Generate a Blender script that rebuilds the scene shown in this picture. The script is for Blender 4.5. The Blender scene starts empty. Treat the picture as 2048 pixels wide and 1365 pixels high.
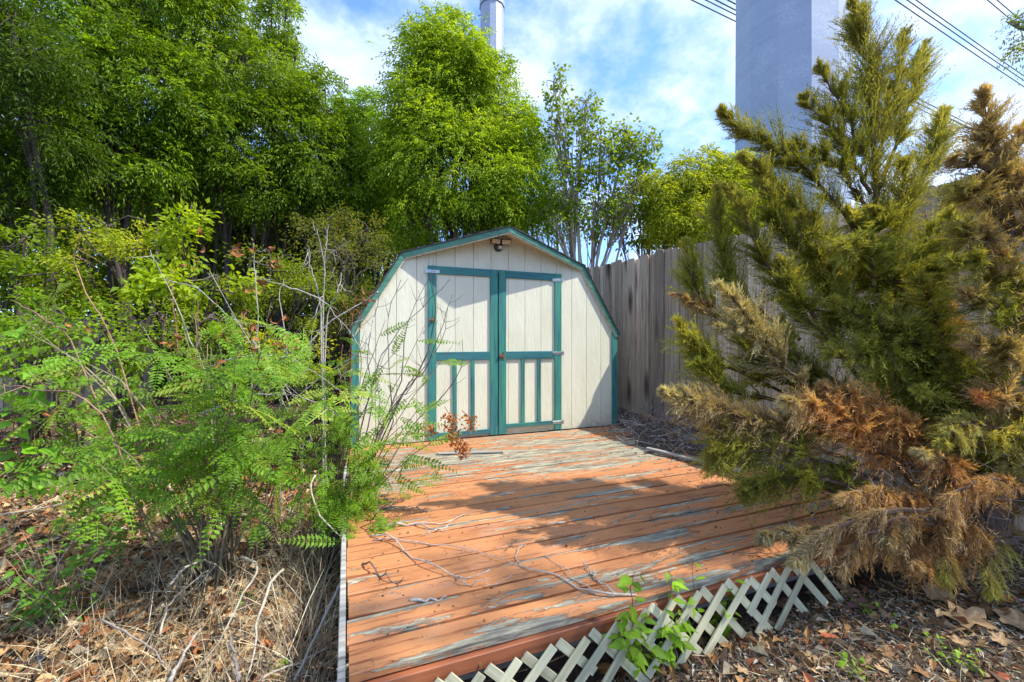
import bpy, math, random
import numpy as np
from mathutils import Vector, Matrix

# ------------------------------------------------------------------ camera, world, sun, exposure
scene = bpy.context.scene
F = 840.0                       # focal length in pixels of the 2048 px wide photograph
YAW = math.radians(21.4)
SA, CA = math.sin(YAW), math.cos(YAW)
CZ = 1.40                       # camera height above the ground by the deck
DZ = 0.35                       # top of the deck
HY = 683.0
cam = bpy.data.objects.new("camera", bpy.data.cameras.new("camera"))
scene.collection.objects.link(cam)
cam.location = (0, 0, CZ)
cam.rotation_euler = (math.radians(90), 0, -YAW)
cam.data.sensor_width = 36.0
cam.data.lens = F / 2048 * 36.0
cam.data.clip_start = 0.05
cam.data.clip_end = 2000
scene.camera = cam

SUN = Vector((0.49, -0.30, 0.76)).normalized()
SUN_STRENGTH = 3.2
SKY_STRENGTH = 0.15
EXPOSURE = 1.1
scene.view_settings.view_transform = 'Standard'
scene.view_settings.look = 'None'
scene.view_settings.gamma = 1
scene.view_settings.exposure = EXPOSURE
scene.view_settings.use_curve_mapping = False

sun_l = bpy.data.lights.new("sun", 'SUN')
sun_l.energy = SUN_STRENGTH
sun_l.angle = math.radians(0.55)
sun_l.color = (1.0, 0.95, 0.86)
sun_o = bpy.data.objects.new("sun", sun_l)
sun_o.rotation_euler = SUN.to_track_quat('Z', 'Y').to_euler()
sun_o.location = (8, -5, 14)
scene.collection.objects.link(sun_o)

world = bpy.data.worlds.new("World")
scene.world = world
world.use_nodes = True
nt = world.node_tree
nt.nodes.clear()


def N(nt, t, **kw):
    n = nt.nodes.new(t)
    for k, v in kw.items():
        if k in n.inputs.keys():
            n.inputs[k].default_value = v
        else:
            setattr(n, k, v)
    return n


def L(nt, a, b):
    nt.links.new(a, b)


def ramp(nt, fac, stops, interp='LINEAR'):
    r = nt.nodes.new('ShaderNodeValToRGB')
    r.color_ramp.interpolation = interp
    e = r.color_ramp.elements
    while len(e) < len(stops):
        e.new(0.5)
    for el, (p, c) in zip(e, stops):
        el.position = p
        el.color = (c, c, c, 1) if not hasattr(c, '__len__') else (*c[:3], 1)
    if fac is not None:
        nt.links.new(fac, r.inputs[0])
    return r.outputs[0]


def mix(nt, fac, a, b, mode='MIX'):
    m = nt.nodes.new('ShaderNodeMix')
    m.data_type = 'RGBA'
    m.blend_type = mode
    for sock, val in ((m.inputs[0], fac), (m.inputs[6], a), (m.inputs[7], b)):
        if isinstance(val, bpy.types.NodeSocket):
            nt.links.new(val, sock)
        elif hasattr(val, '__len__'):
            sock.default_value = (*val[:3], 1)
        else:
            sock.default_value = val
    return m.outputs[2]


def math_n(nt, op, a, b=None, c=None):
    m = nt.nodes.new('ShaderNodeMath')
    m.operation = op
    for i, val in enumerate((a, b, c)):
        if val is None:
            continue
        if isinstance(val, bpy.types.NodeSocket):
            nt.links.new(val, m.inputs[i])
        else:
            m.inputs[i].default_value = val
    return m.outputs[0]


sky = N(nt, 'ShaderNodeTexSky')
sky.sky_type = 'NISHITA'
sky.sun_disc = False
sky.sun_elevation = math.asin(SUN.z)
sky.sun_rotation = math.atan2(SUN.x, SUN.y)
sky.air_density = 1.0
sky.dust_density = 1.0
sky.ozone_density = 2.0
tc = N(nt, 'ShaderNodeTexCoord')
sep = N(nt, 'ShaderNodeSeparateXYZ')
L(nt, tc.outputs['Generated'], sep.inputs[0])
zc = math_n(nt, 'ADD', math_n(nt, 'MAXIMUM', sep.outputs[2], 0.0), 0.30)
cx = math_n(nt, 'DIVIDE', sep.outputs[0], zc)
cy = math_n(nt, 'DIVIDE', sep.outputs[1], zc)
comb = N(nt, 'ShaderNodeCombineXYZ')
L(nt, cx, comb.inputs[0])
L(nt, cy, comb.inputs[1])
comb.inputs[2].default_value = 3.7
nz1 = N(nt, 'ShaderNodeTexNoise', Scale=1.5, Detail=8.0, Roughness=0.62, Distortion=0.25)
L(nt, comb.outputs[0], nz1.inputs['Vector'])
nz2 = N(nt, 'ShaderNodeTexNoise', Scale=5.0, Detail=6.0, Roughness=0.6)
L(nt, comb.outputs[0], nz2.inputs['Vector'])
cl = math_n(nt, 'ADD', math_n(nt, 'MULTIPLY', nz1.outputs[0], 0.58), math_n(nt, 'MULTIPLY', nz2.outputs[0], 0.42))
cmask = ramp(nt, cl, [(0.425, 0.02), (0.47, 0.38), (0.53, 0.82), (0.62, 1.0)])
ccol = ramp(nt, nz2.outputs[0], [(0.32, (1.8, 2.6, 4.3)), (0.66, (3.6, 4.15, 4.95))])
skyc = mix(nt, 1.0, sky.outputs[0], (0.75, 1.0, 1.5), 'MULTIPLY')
scol = mix(nt, cmask, skyc, ccol)
bg = N(nt, 'ShaderNodeBackground', Strength=SKY_STRENGTH)
L(nt, scol, bg.inputs[0])
wo = N(nt, 'ShaderNodeOutputWorld')
L(nt, bg.outputs[0], wo.inputs[0])

scene.cycles.max_bounces = 10
scene.cycles.diffuse_bounces = 7
scene.cycles.glossy_bounces = 2
scene.cycles.transmission_bounces = 8
scene.cycles.use_denoising = True

# ------------------------------------------------------------------ helpers
rng = np.random.default_rng(7)
random.seed(7)
UP = np.array([0, 0, 1.0])


def P(px, py, dep):
    """the point at a distance dep in front of the camera seen at a pixel of the 2048 px photograph"""
    u = (px - 1024) / F * dep
    v = (HY - py) / F * dep
    return np.array([u * CA + dep * SA, -u * SA + dep * CA, CZ + v])


def G(px, py, z=0.0):
    """the point at height z seen at a pixel"""
    return P(px, py, (CZ - z) * F / (py - HY))


def Gg(px, py):
    """the point of the ground seen at a pixel"""
    p = G(px, py, 0)
    for _ in range(3):
        p = G(px, py, float(gz(p[0], p[1])))
    return p


def sstep(a, b, x):
    t = np.clip((np.asarray(x, float) - a) / (b - a), 0, 1)
    return t * t * (3 - 2 * t)


def gz(x, y):
    x = np.asarray(x, float)
    y = np.asarray(y, float)
    z = 0.27 * sstep(1.9, 4.2, y) * sstep(2.7, 3.3, x) + 0.16 * sstep(3, 7, y)
    z = z + 0.018 * np.sin(x * 2.3 + 1.1) * np.sin(y * 1.9 + .4) + 0.010 * np.sin(x * 6.1) * np.sin(y * 5.3)
    z = z + .085 * sstep(.7, 1.5, x) * sstep(.2, .9, y) * sstep(2.2, 1.7, y)
    inside = sstep(-.35, .05, x) * sstep(3.4, 3.0, x) * sstep(1.3, 1.5, y)
    return z - 0.05 * inside


def unit(v):
    v = np.asarray(v, float)
    return v / np.maximum(np.linalg.norm(v, axis=-1, keepdims=True), 1e-9)


def rand_dirs(n, r=None):
    r = r or rng
    return unit(r.normal(size=(n, 3)))


class MB:
    def __init__(self):
        self.v, self.q, self.t, self.c = [], [], [], []
        self.n = 0

    def add(self, v, quads=None, tris=None, tint=None):
        v = np.asarray(v, float).reshape(-1, 3)
        if quads is not None and len(quads):
            self.q.append(np.asarray(quads, np.int64) + self.n)
        if tris is not None and len(tris):
            self.t.append(np.asarray(tris, np.int64) + self.n)
        if tint is None:
            tint = (.5, .5, .5)
        tint = np.broadcast_to(np.asarray(tint, float), v.shape)
        self.v.append(v)
        self.c.append(tint)
        self.n += len(v)

    def mesh(self, name, smooth=False):
        me = bpy.data.meshes.new(name)
        if not self.v:
            return me
        v = np.concatenate(self.v)
        q = np.concatenate(self.q) if self.q else np.zeros((0, 4), np.int64)
        t = np.concatenate(self.t) if self.t else np.zeros((0, 3), np.int64)
        me.vertices.add(len(v))
        me.vertices.foreach_set('co', v.astype(np.float32).ravel())
        loops = np.concatenate([q.ravel(), t.ravel()])
        me.loops.add(len(loops))
        me.loops.foreach_set('vertex_index', loops.astype(np.int32))
        me.polygons.add(len(q) + len(t))
        st = np.concatenate([np.arange(len(q)) * 4, len(q) * 4 + np.arange(len(t)) * 3])
        me.polygons.foreach_set('loop_start', st.astype(np.int32))
        me.polygons.foreach_set('use_smooth', np.full(len(q) + len(t), bool(smooth)))
        a = me.color_attributes.new('tint', 'FLOAT_COLOR', 'POINT')
        c = np.concatenate(self.c)
        a.data.foreach_set('color', np.concatenate([c, np.ones((len(c), 1))], 1).astype(np.float32).ravel())
        me.update()
        me.validate()
        return me


def link(name, me, mat=None, parent=None, kind=None):
    o = bpy.data.objects.new(name, me)
    scene.collection.objects.link(o)
    if mat is not None and me is not None and not me.materials:
        me.materials.append(mat)
    if parent is not None:
        o.parent = parent
    if kind:
        o['kind'] = kind
    return o


def obj(name, mb, mat, parent=None, kind=None, smooth=False):
    if parent is not None and mb.v:      # verts are in world space; move them into the parent's frame
        off = np.array(parent_origin(parent))
        mb.v = [a - off for a in mb.v]
    return link(name, mb.mesh(name, smooth), mat, parent, kind)


def parent_origin(o):
    p = Vector((0, 0, 0))
    while o is not None:
        p += o.location
        o = o.parent
    return p


def thing(name, label, cat, loc=(0, 0, 0), group=None):
    o = bpy.data.objects.new(name, None)
    o.empty_display_size = 0.1
    scene.collection.objects.link(o)
    o.location = Vector([float(a) for a in loc])
    tag(o, label, cat, group)
    return o


def tag(o, label, cat, group=None):
    o['label'] = label
    o['category'] = cat
    if group:
        o['group'] = group
    return o


def origin_to(o, p):
    """give a one-mesh thing an origin of its own"""
    p = Vector([float(a) for a in p])
    o.data.transform(Matrix.Translation(-p))
    o.location = p
    return o


def box(mb, c, s, axes=None, ch=0.0, tint=None):
    """box with centre c, full sizes s, optional axes (3 rows); ch chamfers the long (first) axis"""
    c = np.asarray(c, float)
    A = np.eye(3) if axes is None else np.asarray(axes, float)
    hx, hy, hz = np.asarray(s, float) / 2
    if ch <= 0:
        prof = np.array([(-hy, -hz), (hy, -hz), (hy, hz), (-hy, hz)])
    else:
        prof = np.array([(-hy + ch, -hz), (hy - ch, -hz), (hy, -hz + ch), (hy, hz - ch), (hy - ch, hz), (-hy + ch, hz), (-hy, hz - ch), (-hy, -hz + ch)])
    k = len(prof)
    v = np.zeros((2 * k, 3))
    v[:k, 0], v[k:, 0] = -hx, hx
    v[:k, 1:] = prof
    v[k:, 1:] = prof
    v = v @ A + c
    q = [(i, i + k, (i + 1) % k + k, (i + 1) % k) for i in range(k)]
    t = [(0, i, i + 1) for i in range(1, k - 1)] + [(k, k + i + 1, k + i) for i in range(1, k - 1)]
    q = [(a[0], a[3], a[2], a[1]) for a in q]
    t = [(a, c_, b) for a, b, c_ in t]
    mb.add(v, q, t, tint)


def hexa(mb, lo, hi, tint=None):
    """solid between two quads given in the same order"""
    v = np.concatenate([np.asarray(lo, float), np.asarray(hi, float)])
    mb.add(v, [(3, 2, 1, 0), (4, 5, 6, 7), (0, 1, 5, 4), (1, 2, 6, 5), (2, 3, 7, 6), (3, 0, 4, 7)], None, tint)


def prism_y(mb, pts, y0, y1, tint=None):
    """polygon in x,z pushed from y0 to y1"""
    k = len(pts)
    v = [(x, y0, z) for x, z in pts] + [(x, y1, z) for x, z in pts]
    q = [(i, (i + 1) % k, (i + 1) % k + k, i + k) for i in range(k)]
    t = [(0, i + 1, i) for i in range(1, k - 1)] + [(k, k + i, k + i + 1) for i in range(1, k - 1)]
    mb.add(v, q, t, tint)


def tube(mb, pts, r0, r1=None, n=5, tint=None, radii=None):
    pts = np.asarray(pts, float)
    k = len(pts)
    if radii is None:
        radii = np.linspace(r0, r0 if r1 is None else r1, k)
    T = np.gradient(pts, axis=0)
    T = unit(T)
    ref = np.array([0.31, 0.95, 0.05]) if abs(T[0][2]) > .8 else UP
    A = unit(np.cross(T, ref))
    B = np.cross(T, A)
    an = np.arange(n) / n * 2 * np.pi
    v = pts[:, None] + radii[:, None, None] * (np.cos(an)[None, :, None] * A[:, None] + np.sin(an)[None, :, None] * B[:, None])
    q = []
    for i in range(k - 1):
        for j in range(n):
            a, b = i * n + j, i * n + (j + 1) % n
            q.append((a, b, b + n, a + n))
    t = [(0, j + 1, j) for j in range(1, n - 1)] + [((k - 1) * n, (k - 1) * n + j, (k - 1) * n + j + 1) for j in range(1, n - 1)]
    mb.add(v.reshape(-1, 3), q, t, tint)


def smooth_path(pts, n=10, wob=0.0, r=None):
    """Catmull-Rom through pts"""
    pts = np.asarray(pts, float)
    r = r or rng
    Q = np.concatenate([[2 * pts[0] - pts[1]], pts, [2 * pts[-1] - pts[-2]]])
    out = []
    m = len(pts) - 1
    for t in np.linspace(0, m - 1e-6, n):
        i = int(t)
        f = t - i
        p0, p1, p2, p3 = Q[i:i + 4]
        out.append(.5 * (2 * p1 + (p2 - p0) * f + (2 * p0 - 5 * p1 + 4 * p2 - p3) * f * f + (3 * p1 - p0 - 3 * p2 + p3) * f ** 3))
    out = np.array(out)
    if wob:
        w = r.normal(size=out.shape) * wob
        w[0] = 0
        out = out + w
    return out


def leaves(mb, p, d, nrm, ln, wd, tint, fold=0.18, droop=0.12):
    """simple leaves: 4 vertices each, folded along the midrib"""
    n = len(p)
    if n == 0:
        return
    d = unit(d)
    s = unit(np.cross(d, nrm))
    u = np.cross(s, d)
    ln = np.broadcast_to(ln, n)[:, None]
    wd = np.broadcast_to(wd, n)[:, None]
    v = np.stack([p, p + d * ln * .42 + s * wd * .5 + u * wd * fold, p + d * ln - u * ln * droop, p + d * ln * .42 - s * wd * .5 + u * wd * fold], 1)
    i = np.arange(n)[:, None] * 4
    t = np.concatenate([i + [0, 1, 2], i + [0, 2, 3]])
    mb.add(v.reshape(-1, 3), None, t, np.repeat(np.broadcast_to(tint, (n, 3)), 4, 0))


def sprays(mb, p, d, nrm, ln, npair, ll, lw, tint, r, droop=.5):
    """compound leaves: npair pairs of leaflets and one at the tip"""
    n = len(p)
    d = unit(d)
    s = unit(np.cross(d, nrm))
    u = np.cross(s, d)
    ln = np.broadcast_to(ln, n)
    for k in range(npair + 1):
        t = .25 + .75 * k / npair
        q = p + d * (ln * t)[:, None] - UP * (droop * ln * t * t)[:, None]
        dd = unit(d - UP * (2 * droop * t))
        sides = (1, -1) if k < npair else (0,)
        for sg in sides:
            jit = r.normal(size=(n, 3)) * .22
            ld = dd * (.75 if sg else 1) + s * sg * .75 + jit - UP * .18
            leaves(mb, q, ld, u + r.normal(size=(n, 3)) * .35, ll * r.uniform(.75, 1.15, n), lw * r.uniform(.8, 1.15, n), tint * r.uniform(.6, 1.45, (n, 1)))


# ------------------------------------------------------------------ materials
def new_mat(name):
    m = bpy.data.materials.new(name)
    m.use_nodes = True
    m.node_tree.nodes.clear()
    t = m.node_tree
    out = N(t, 'ShaderNodeOutputMaterial')
    b = N(t, 'ShaderNodeBsdfPrincipled')
    L(t, b.outputs[0], out.inputs[0])
    return m, t, b, out


def setv(t, sock, val):
    if isinstance(val, bpy.types.NodeSocket):
        t.links.new(val, sock)
    elif hasattr(val, '__len__'):
        sock.default_value = (*val[:3], 1)
    else:
        sock.default_value = val


def coords(t, scale=(1, 1, 1), rnd=True, kind='Object'):
    c = N(t, 'ShaderNodeTexCoord')
    m = N(t, 'ShaderNodeMapping')
    m.inputs['Scale'].default_value = scale
    L(t, c.outputs[kind], m.inputs[0])
    if rnd:
        oi = N(t, 'ShaderNodeObjectInfo')
        a = math_n(t, 'MULTIPLY', oi.outputs['Random'], 37.0)
        cb = N(t, 'ShaderNodeCombineXYZ')
        for i in range(3):
            L(t, a, cb.inputs[i])
        L(t, cb.outputs[0], m.inputs['Location'])
        return m.outputs[0], oi.outputs['Random']
    return m.outputs[0], None


def noise(t, vec, scale, detail=5, rough=.55, dist=0.0):
    n = N(t, 'ShaderNodeTexNoise', Scale=scale, Detail=detail, Roughness=rough, Distortion=dist)
    L(t, vec, n.inputs['Vector'])
    return n.outputs[0]


def bump(t, b, h, strength=.3, dist=.01):
    n = N(t, 'ShaderNodeBump', Strength=strength, Distance=dist)
    L(t, h, n.inputs['Height'])
    L(t, n.outputs[0], b.inputs['Normal'])


def foliage_mat(name, trans=.35, rough=.5, spec=.3, gain=(1, 1, 1)):
    m, t, b, out = new_mat(name)
    a = N(t, 'ShaderNodeAttribute', attribute_name='tint')
    oi = N(t, 'ShaderNodeObjectInfo')
    c = mix(t, 1.0, a.outputs['Color'], gain, 'MULTIPLY')
    v = ramp(t, oi.outputs['Random'], [(0, .70), (1, 1.25)])
    c = mix(t, 1.0, c, v, 'MULTIPLY')
    L(t, c, b.inputs['Base Color'])
    b.inputs['Roughness'].default_value = rough
    b.inputs['Specular IOR Level'].default_value = spec
    tr = N(t, 'ShaderNodeBsdfTranslucent')
    c2 = mix(t, 1.0, c, (1.8, 1.55, .55), 'MULTIPLY')
    L(t, c2, tr.inputs[0])
    ms = N(t, 'ShaderNodeMixShader', Fac=trans)
    L(t, b.outputs[0], ms.inputs[1])
    L(t, tr.outputs[0], ms.inputs[2])
    L(t, ms.outputs[0], out.inputs[0])
    return m


def tint_mat(name, rough=.85, spec=.15, bscale=0.0):
    m, t, b, out = new_mat(name)
    a = N(t, 'ShaderNodeAttribute', attribute_name='tint')
    v, _ = coords(t, (1, 1, 1), False)
    n = noise(t, v, 40, 4, .6)
    c = mix(t, 1.0, a.outputs['Color'], ramp(t, n, [(.25, .55), (.75, 1.35)]), 'MULTIPLY')
    L(t, c, b.inputs['Base Color'])
    b.inputs['Roughness'].default_value = rough
    b.inputs['Specular IOR Level'].default_value = spec
    if bscale:
        bump(t, b, n, .6, bscale)
    return m


def wood_mat(name, c0, c1, c2, axis=2, rough=.85, knots=False, varied=.35):
    """bare wood with grain along an axis; c0 dark streak, c1, c2 body"""
    m, t, b, out = new_mat(name)
    sc = [26, 26, 26]
    sc[axis] = 1.3
    v, rnd = coords(t, sc)
    g = noise(t, v, 1.6, 7, .62, .6)
    sc2 = [5, 5, 5]
    sc2[axis] = .7
    v2, _ = coords(t, sc2)
    g2 = noise(t, v2, 1.0, 4, .5)
    c = ramp(t, g, [(.28, c0), (.45, c1), (.7, c2)])
    c = mix(t, ramp(t, g2, [(.35, 0.0), (.7, .65)]), c, c1)
    vr = ramp(t, rnd, [(0, 1 - varied), (1, 1 + varied)])
    c = mix(t, 1.0, c, vr, 'MULTIPLY')
    h = g
    if knots:
        sc3 = [6.5, 6.5, 6.5]
        sc3[axis] = 1.6
        v3, _ = coords(t, sc3)
        vo = N(t, 'ShaderNodeTexVoronoi', Scale=.55)
        L(t, v3, vo.inputs['Vector'])
        k = ramp(t, vo.outputs['Distance'], [(.05, 1.0), (.16, .55), (.24, 0.0)])
        c = mix(t, k, c, (.055, .030, .018))
    L(t, c, b.inputs['Base Color'])
    b.inputs['Roughness'].default_value = rough
    b.inputs['Specular IOR Level'].default_value = .2
    bump(t, b, h, .55, .006)
    return m


def paint_mat(name, ca, cb, cdark, axis=2, rough=.55):
    """painted rough wood: two shades of paint in streaks along an axis, dark grain in the low spots"""
    m, t, b, out = new_mat(name)
    sc = [30, 30, 30]
    sc[axis] = 1.2
    v, rnd = coords(t, sc)
    g = noise(t, v, 1.5, 7, .65, .4)
    sc2 = [4, 4, 4]
    sc2[axis] = 1.2
    v2, _ = coords(t, sc2)
    g2 = noise(t, v2, 1.3, 4, .55)
    c = mix(t, ramp(t, g2, [(.35, 0.0), (.65, 1.0)]), ca, cb)
    c = mix(t, ramp(t, g, [(.33, .9), (.50, 0.0)]), c, cdark)
    c = mix(t, ramp(t, g, [(.62, 0.0), (.75, .35)]), c, tuple(x * 1.5 + .03 for x in cb))
    L(t, c, b.inputs['Base Color'])
    b.inputs['Roughness'].default_value = rough
    bump(t, b, g, .35, .004)
    return m


def siding_mat():
    m, t, b, out = new_mat("cream_siding")
    v, rnd = coords(t, (60, 60, 6))
    g = noise(t, v, 1.2, 6, .6, .8)
    v3, _ = coords(t, (14, 14, 3.0))
    g3 = noise(t, v3, 1.0, 5, .6, 1.6)
    v2, _ = coords(t, (3, 3, 1.2))
    g2 = noise(t, v2, 1.3, 4, .6)
    c = mix(t, ramp(t, g2, [(.3, 0.0), (.7, 1.0)]), (.67, .65, .485), (.77, .755, .585))
    c = mix(t, ramp(t, g, [(.25, .4), (.4, 0.0)]), c, (.45, .42, .32))
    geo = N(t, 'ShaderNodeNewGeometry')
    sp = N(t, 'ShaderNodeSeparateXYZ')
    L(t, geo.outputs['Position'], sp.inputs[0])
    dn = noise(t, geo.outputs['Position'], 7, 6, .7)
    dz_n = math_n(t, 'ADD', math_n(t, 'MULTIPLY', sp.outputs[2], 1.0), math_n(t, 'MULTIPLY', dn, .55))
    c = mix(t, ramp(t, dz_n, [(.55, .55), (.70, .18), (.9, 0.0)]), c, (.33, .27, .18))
    sn = noise(t, v2, 2.2, 7, .7)
    c = mix(t, ramp(t, sn, [(.62, 0.0), (.75, .35)]), c, (.42, .38, .28))
    L(t, c, b.inputs['Base Color'])
    b.inputs['Roughness'].default_value = .7
    b.inputs['Specular IOR Level'].default_value = .25
    bump(t, b, math_n(t, 'ADD', g, math_n(t, 'MULTIPLY', g3, 1.4)), .5, .006)
    return m


def deck_mat(name="peeling_deck_paint", front=False):
    m, t, b, out = new_mat(name)
    geo = N(t, 'ShaderNodeNewGeometry')
    sp = N(t, 'ShaderNodeSeparateXYZ')
    L(t, geo.outputs['Position'], sp.inputs[0])
    X, Y = sp.outputs[0], sp.outputs[1]
    v, rnd = coords(t, (1.1, 8.5, 8.5))
    big = noise(t, v, 1.25, 8, .62, .7)
    vf, _ = coords(t, (5.5, 50, 50))
    fine = noise(t, vf, 1.2, 6, .65, .5)
    # where the paint has worn away: by the shed, along a walked middle, at the front edge
    back = ramp(t, math_n(t, 'MULTIPLY', Y, .2), [(.54, .01), (.63, .10), (.74, .14), (.80, .07), (.86, .09)])
    fr = ramp(t, math_n(t, 'MULTIPLY', Y, .5), [(.69, .13), (.715, .10), (.735, 0.0)])
    fr = math_n(t, 'MULTIPLY', fr, ramp(t, math_n(t, 'MULTIPLY', X, .33), [(.10, .35), (.28, .9), (.5, 1.0)]))
    mid = ramp(t, math_n(t, 'MULTIPLY', X, .33), [(.1, .01), (.35, .045), (.75, .06), (.95, .04)])
    bias = math_n(t, 'ADD', math_n(t, 'ADD', back, fr), mid)
    bias = math_n(t, 'ADD', bias, ramp(t, rnd, [(0, -.03), (1, .03)]))
    vi, _ = coords(t, (16, 26, 26))
    chip = noise(t, vi, 1.4, 6, .7, .2)
    worn = math_n(t, 'ADD', math_n(t, 'ADD', big, math_n(t, 'MULTIPLY', fine, .10)), math_n(t, 'ADD', bias, math_n(t, 'MULTIPLY', math_n(t, 'SUBTRACT', chip, .35), .2)))
    peel = ramp(t, worn, [(.715, 0.0), (.732, 1.0)])
    # bare wood
    g = noise(t, vf, 1.0, 8, .7, .4)
    bare = ramp(t, g, [(.30, (.035, .033, .028)), (.43, (.18, .165, .125)), (.58, (.40, .36, .25)), (.75, (.60, .55, .40))])
    # paint
    vp, _ = coords(t, (2, 3, 3))
    pn = noise(t, vp, 1.1, 5, .6)
    paint = mix(t, ramp(t, pn, [(.3, 0.0), (.7, 1.0)]), (.43, .168, .062), (.53, .23, .088))
    paint = mix(t, 1.0, paint, ramp(t, rnd, [(0, .88), (1, 1.1)]), 'MULTIPLY')
    vg, _ = coords(t, (2.6, 34, 34))
    gr = noise(t, vg, 1.3, 7, .65, .3)
    paint = mix(t, ramp(t, gr, [(.33, .9), (.45, 0.0)]), paint, (.20, .055, .025))
    vs, _ = coords(t, (14, 22, 22))
    st = noise(t, vs, 1.7, 5, .6, .4)
    paint = mix(t, ramp(t, st, [(.66, 0.0), (.70, .9)]), paint, (.035, .022, .016))
    vd, _ = coords(t, (1.5, 2.5, 2.5))
    du = noise(t, vd, 1.6, 4, .6)
    paint = mix(t, ramp(t, du, [(.55, 0.0), (.78, .35)]), paint, (.42, .30, .25))
    c = mix(t, peel, paint, bare)
    edge = ramp(t, worn, [(.69, 0.0), (.715, .6), (.722, 0.0)])
    c = mix(t, edge, c, (.10, .05, .03))
    L(t, c, b.inputs['Base Color'])
    L(t, ramp(t, peel, [(0, .68), (1, .95)]), b.inputs['Roughness'])
    b.inputs['Specular IOR Level'].default_value = .3
    h = math_n(t, 'ADD', math_n(t, 'MULTIPLY', peel, -.8), math_n(t, 'MULTIPLY', g, .8))
    bump(t, b, h, .55, .004)
    return m


def steel_mat(name="galvanised_steel"):
    m, t, b, out = new_mat(name)
    v, _ = coords(t, (1, 1, 1), False)
    vo = N(t, 'ShaderNodeTexVoronoi', Scale=26.0)
    L(t, v, vo.inputs['Vector'])
    n = noise(t, v, 2.0, 6, .6, .5)
    n3 = noise(t, v, 30.0, 3, .6)
    v2, _ = coords(t, (.6, .6, 3.5), False)
    n2 = noise(t, v2, .9, 5, .6, 1.0)
    c = ramp(t, n2, [(.3, (.30, .355, .445)), (.7, (.37, .43, .52))])
    c = mix(t, .15, c, ramp(t, vo.outputs['Color'], [(.1, (.25, .30, .39)), (.9, (.41, .47, .56))]))
    c = mix(t, ramp(t, math_n(t, 'MULTIPLY', n, n3), [(.27, 0.0), (.36, .28)]), c, (.60, .65, .71))
    L(t, c, b.inputs['Base Color'])
    b.inputs['Metallic'].default_value = .25
    b.inputs['Roughness'].default_value = .55
    bump(t, b, n2, .1, .01)
    return m


def flat_mat(name, c, rough=.6, metal=0.0, var=.25, scale=20):
    m, t, b, out = new_mat(name)
    v, _ = coords(t, (1, 1, 1))
    n = noise(t, v, scale, 4, .6)
    lo = tuple(x * (1 - var) for x in c)
    hi = tuple(min(1, x * (1 + var)) for x in c)
    L(t, ramp(t, n, [(.3, lo), (.7, hi)]), b.inputs['Base Color'])
    b.inputs['Roughness'].default_value = rough
    b.inputs['Metallic'].default_value = metal
    return m


def soil_mat():
    m, t, b, out = new_mat("soil")
    v, _ = coords(t, (1, 1, 1), False)
    n = noise(t, v, 6, 8, .7)
    n2 = noise(t, v, 45, 5, .7)
    c = ramp(t, n, [(.3, (.075, .052, .036)), (.55, (.15, .105, .068)), (.75, (.22, .165, .11))])
    c = mix(t, ramp(t, n2, [(.35, .8), (.55, 0.0)]), c, (.05, .04, .03))
    c = mix(t, ramp(t, n2, [(.62, 0.0), (.75, .7)]), c, (.30, .23, .15))
    L(t, c, b.inputs['Base Color'])
    b.inputs['Roughness'].default_value = .95
    bump(t, b, math_n(t, 'ADD', n, n2), .9, .03)
    return m


M = {}
M['leaf'] = foliage_mat("leaf_green", .5, gain=(2.5, 1.85, 1.0))
M['frond'] = foliage_mat("frond_green", .42, gain=(1.5, 1.4, .95))
M['needle'] = foliage_mat("cedar_foliage", .40, .7, .1)
M['dry'] = tint_mat("dry_plant", .85, .12)
M['bark'] = tint_mat("bark", .9, .1, .01)
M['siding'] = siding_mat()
M['teal'] = paint_mat("teal_trim_paint", (.028, .165, .185), (.05, .26, .175), (.012, .06, .075), 2)
M['teal_x'] = paint_mat("teal_rail_paint", (.025, .150, .180), (.04, .22, .18), (.012, .055, .08), 0)
M['fascia'] = paint_mat("green_fascia_paint", (.062, .195, .130), (.085, .25, .165), (.03, .11, .075), 0, .5)
M['cream'] = flat_mat("cream_soffit", (.60, .50, .36), .7)
M['shingle'] = flat_mat("asphalt_shingle", (.055, .055, .058), .95, 0, .5, 120)
M['deck'] = deck_mat()
M['rim'] = paint_mat("orange_rim_paint", (.30, .092, .036), (.39, .128, .05), (.12, .04, .025), 0, .55)
M['joist'] = wood_mat("weathered_joist", (.05, .05, .045), (.16, .155, .135), (.30, .29, .25), 0)
M['grey_x'] = wood_mat("grey_wood_lengthwise", (.06, .055, .05), (.22, .21, .185), (.40, .385, .35), 0)
M['fence'] = wood_mat("weathered_fence", (.10, .064, .038), (.42, .325, .225), (.68, .57, .43), 2, .9, True, .48)
M['lattice'] = wood_mat("cream_lattice_wood", (.27, .25, .14), (.50, .475, .30), (.65, .62, .42), 0, .75, False, .22)
M['steel'] = steel_mat()
M['hinge'] = flat_mat("zinc_hinge", (.45, .48, .50), .4, .8)
M['rust'] = flat_mat("rusty_iron", (.22, .09, .05), .8, .3)
M['screw'] = flat_mat("brass_screw", (.42, .30, .14), .45, .7)
M['black'] = flat_mat("black_plastic", (.02, .02, .022), .4)
M['lens'] = flat_mat("warm_white_lens", (.72, .64, .50), .35, 0, .06)
M['wire'] = flat_mat("dark_wire", (.04, .045, .05), .6)
M['soil'] = soil_mat()
M['plastic'] = flat_mat("black_sheet", (.025, .027, .032), .5, 0, .4)


def C(*a):
    return np.array(a, float)


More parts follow.
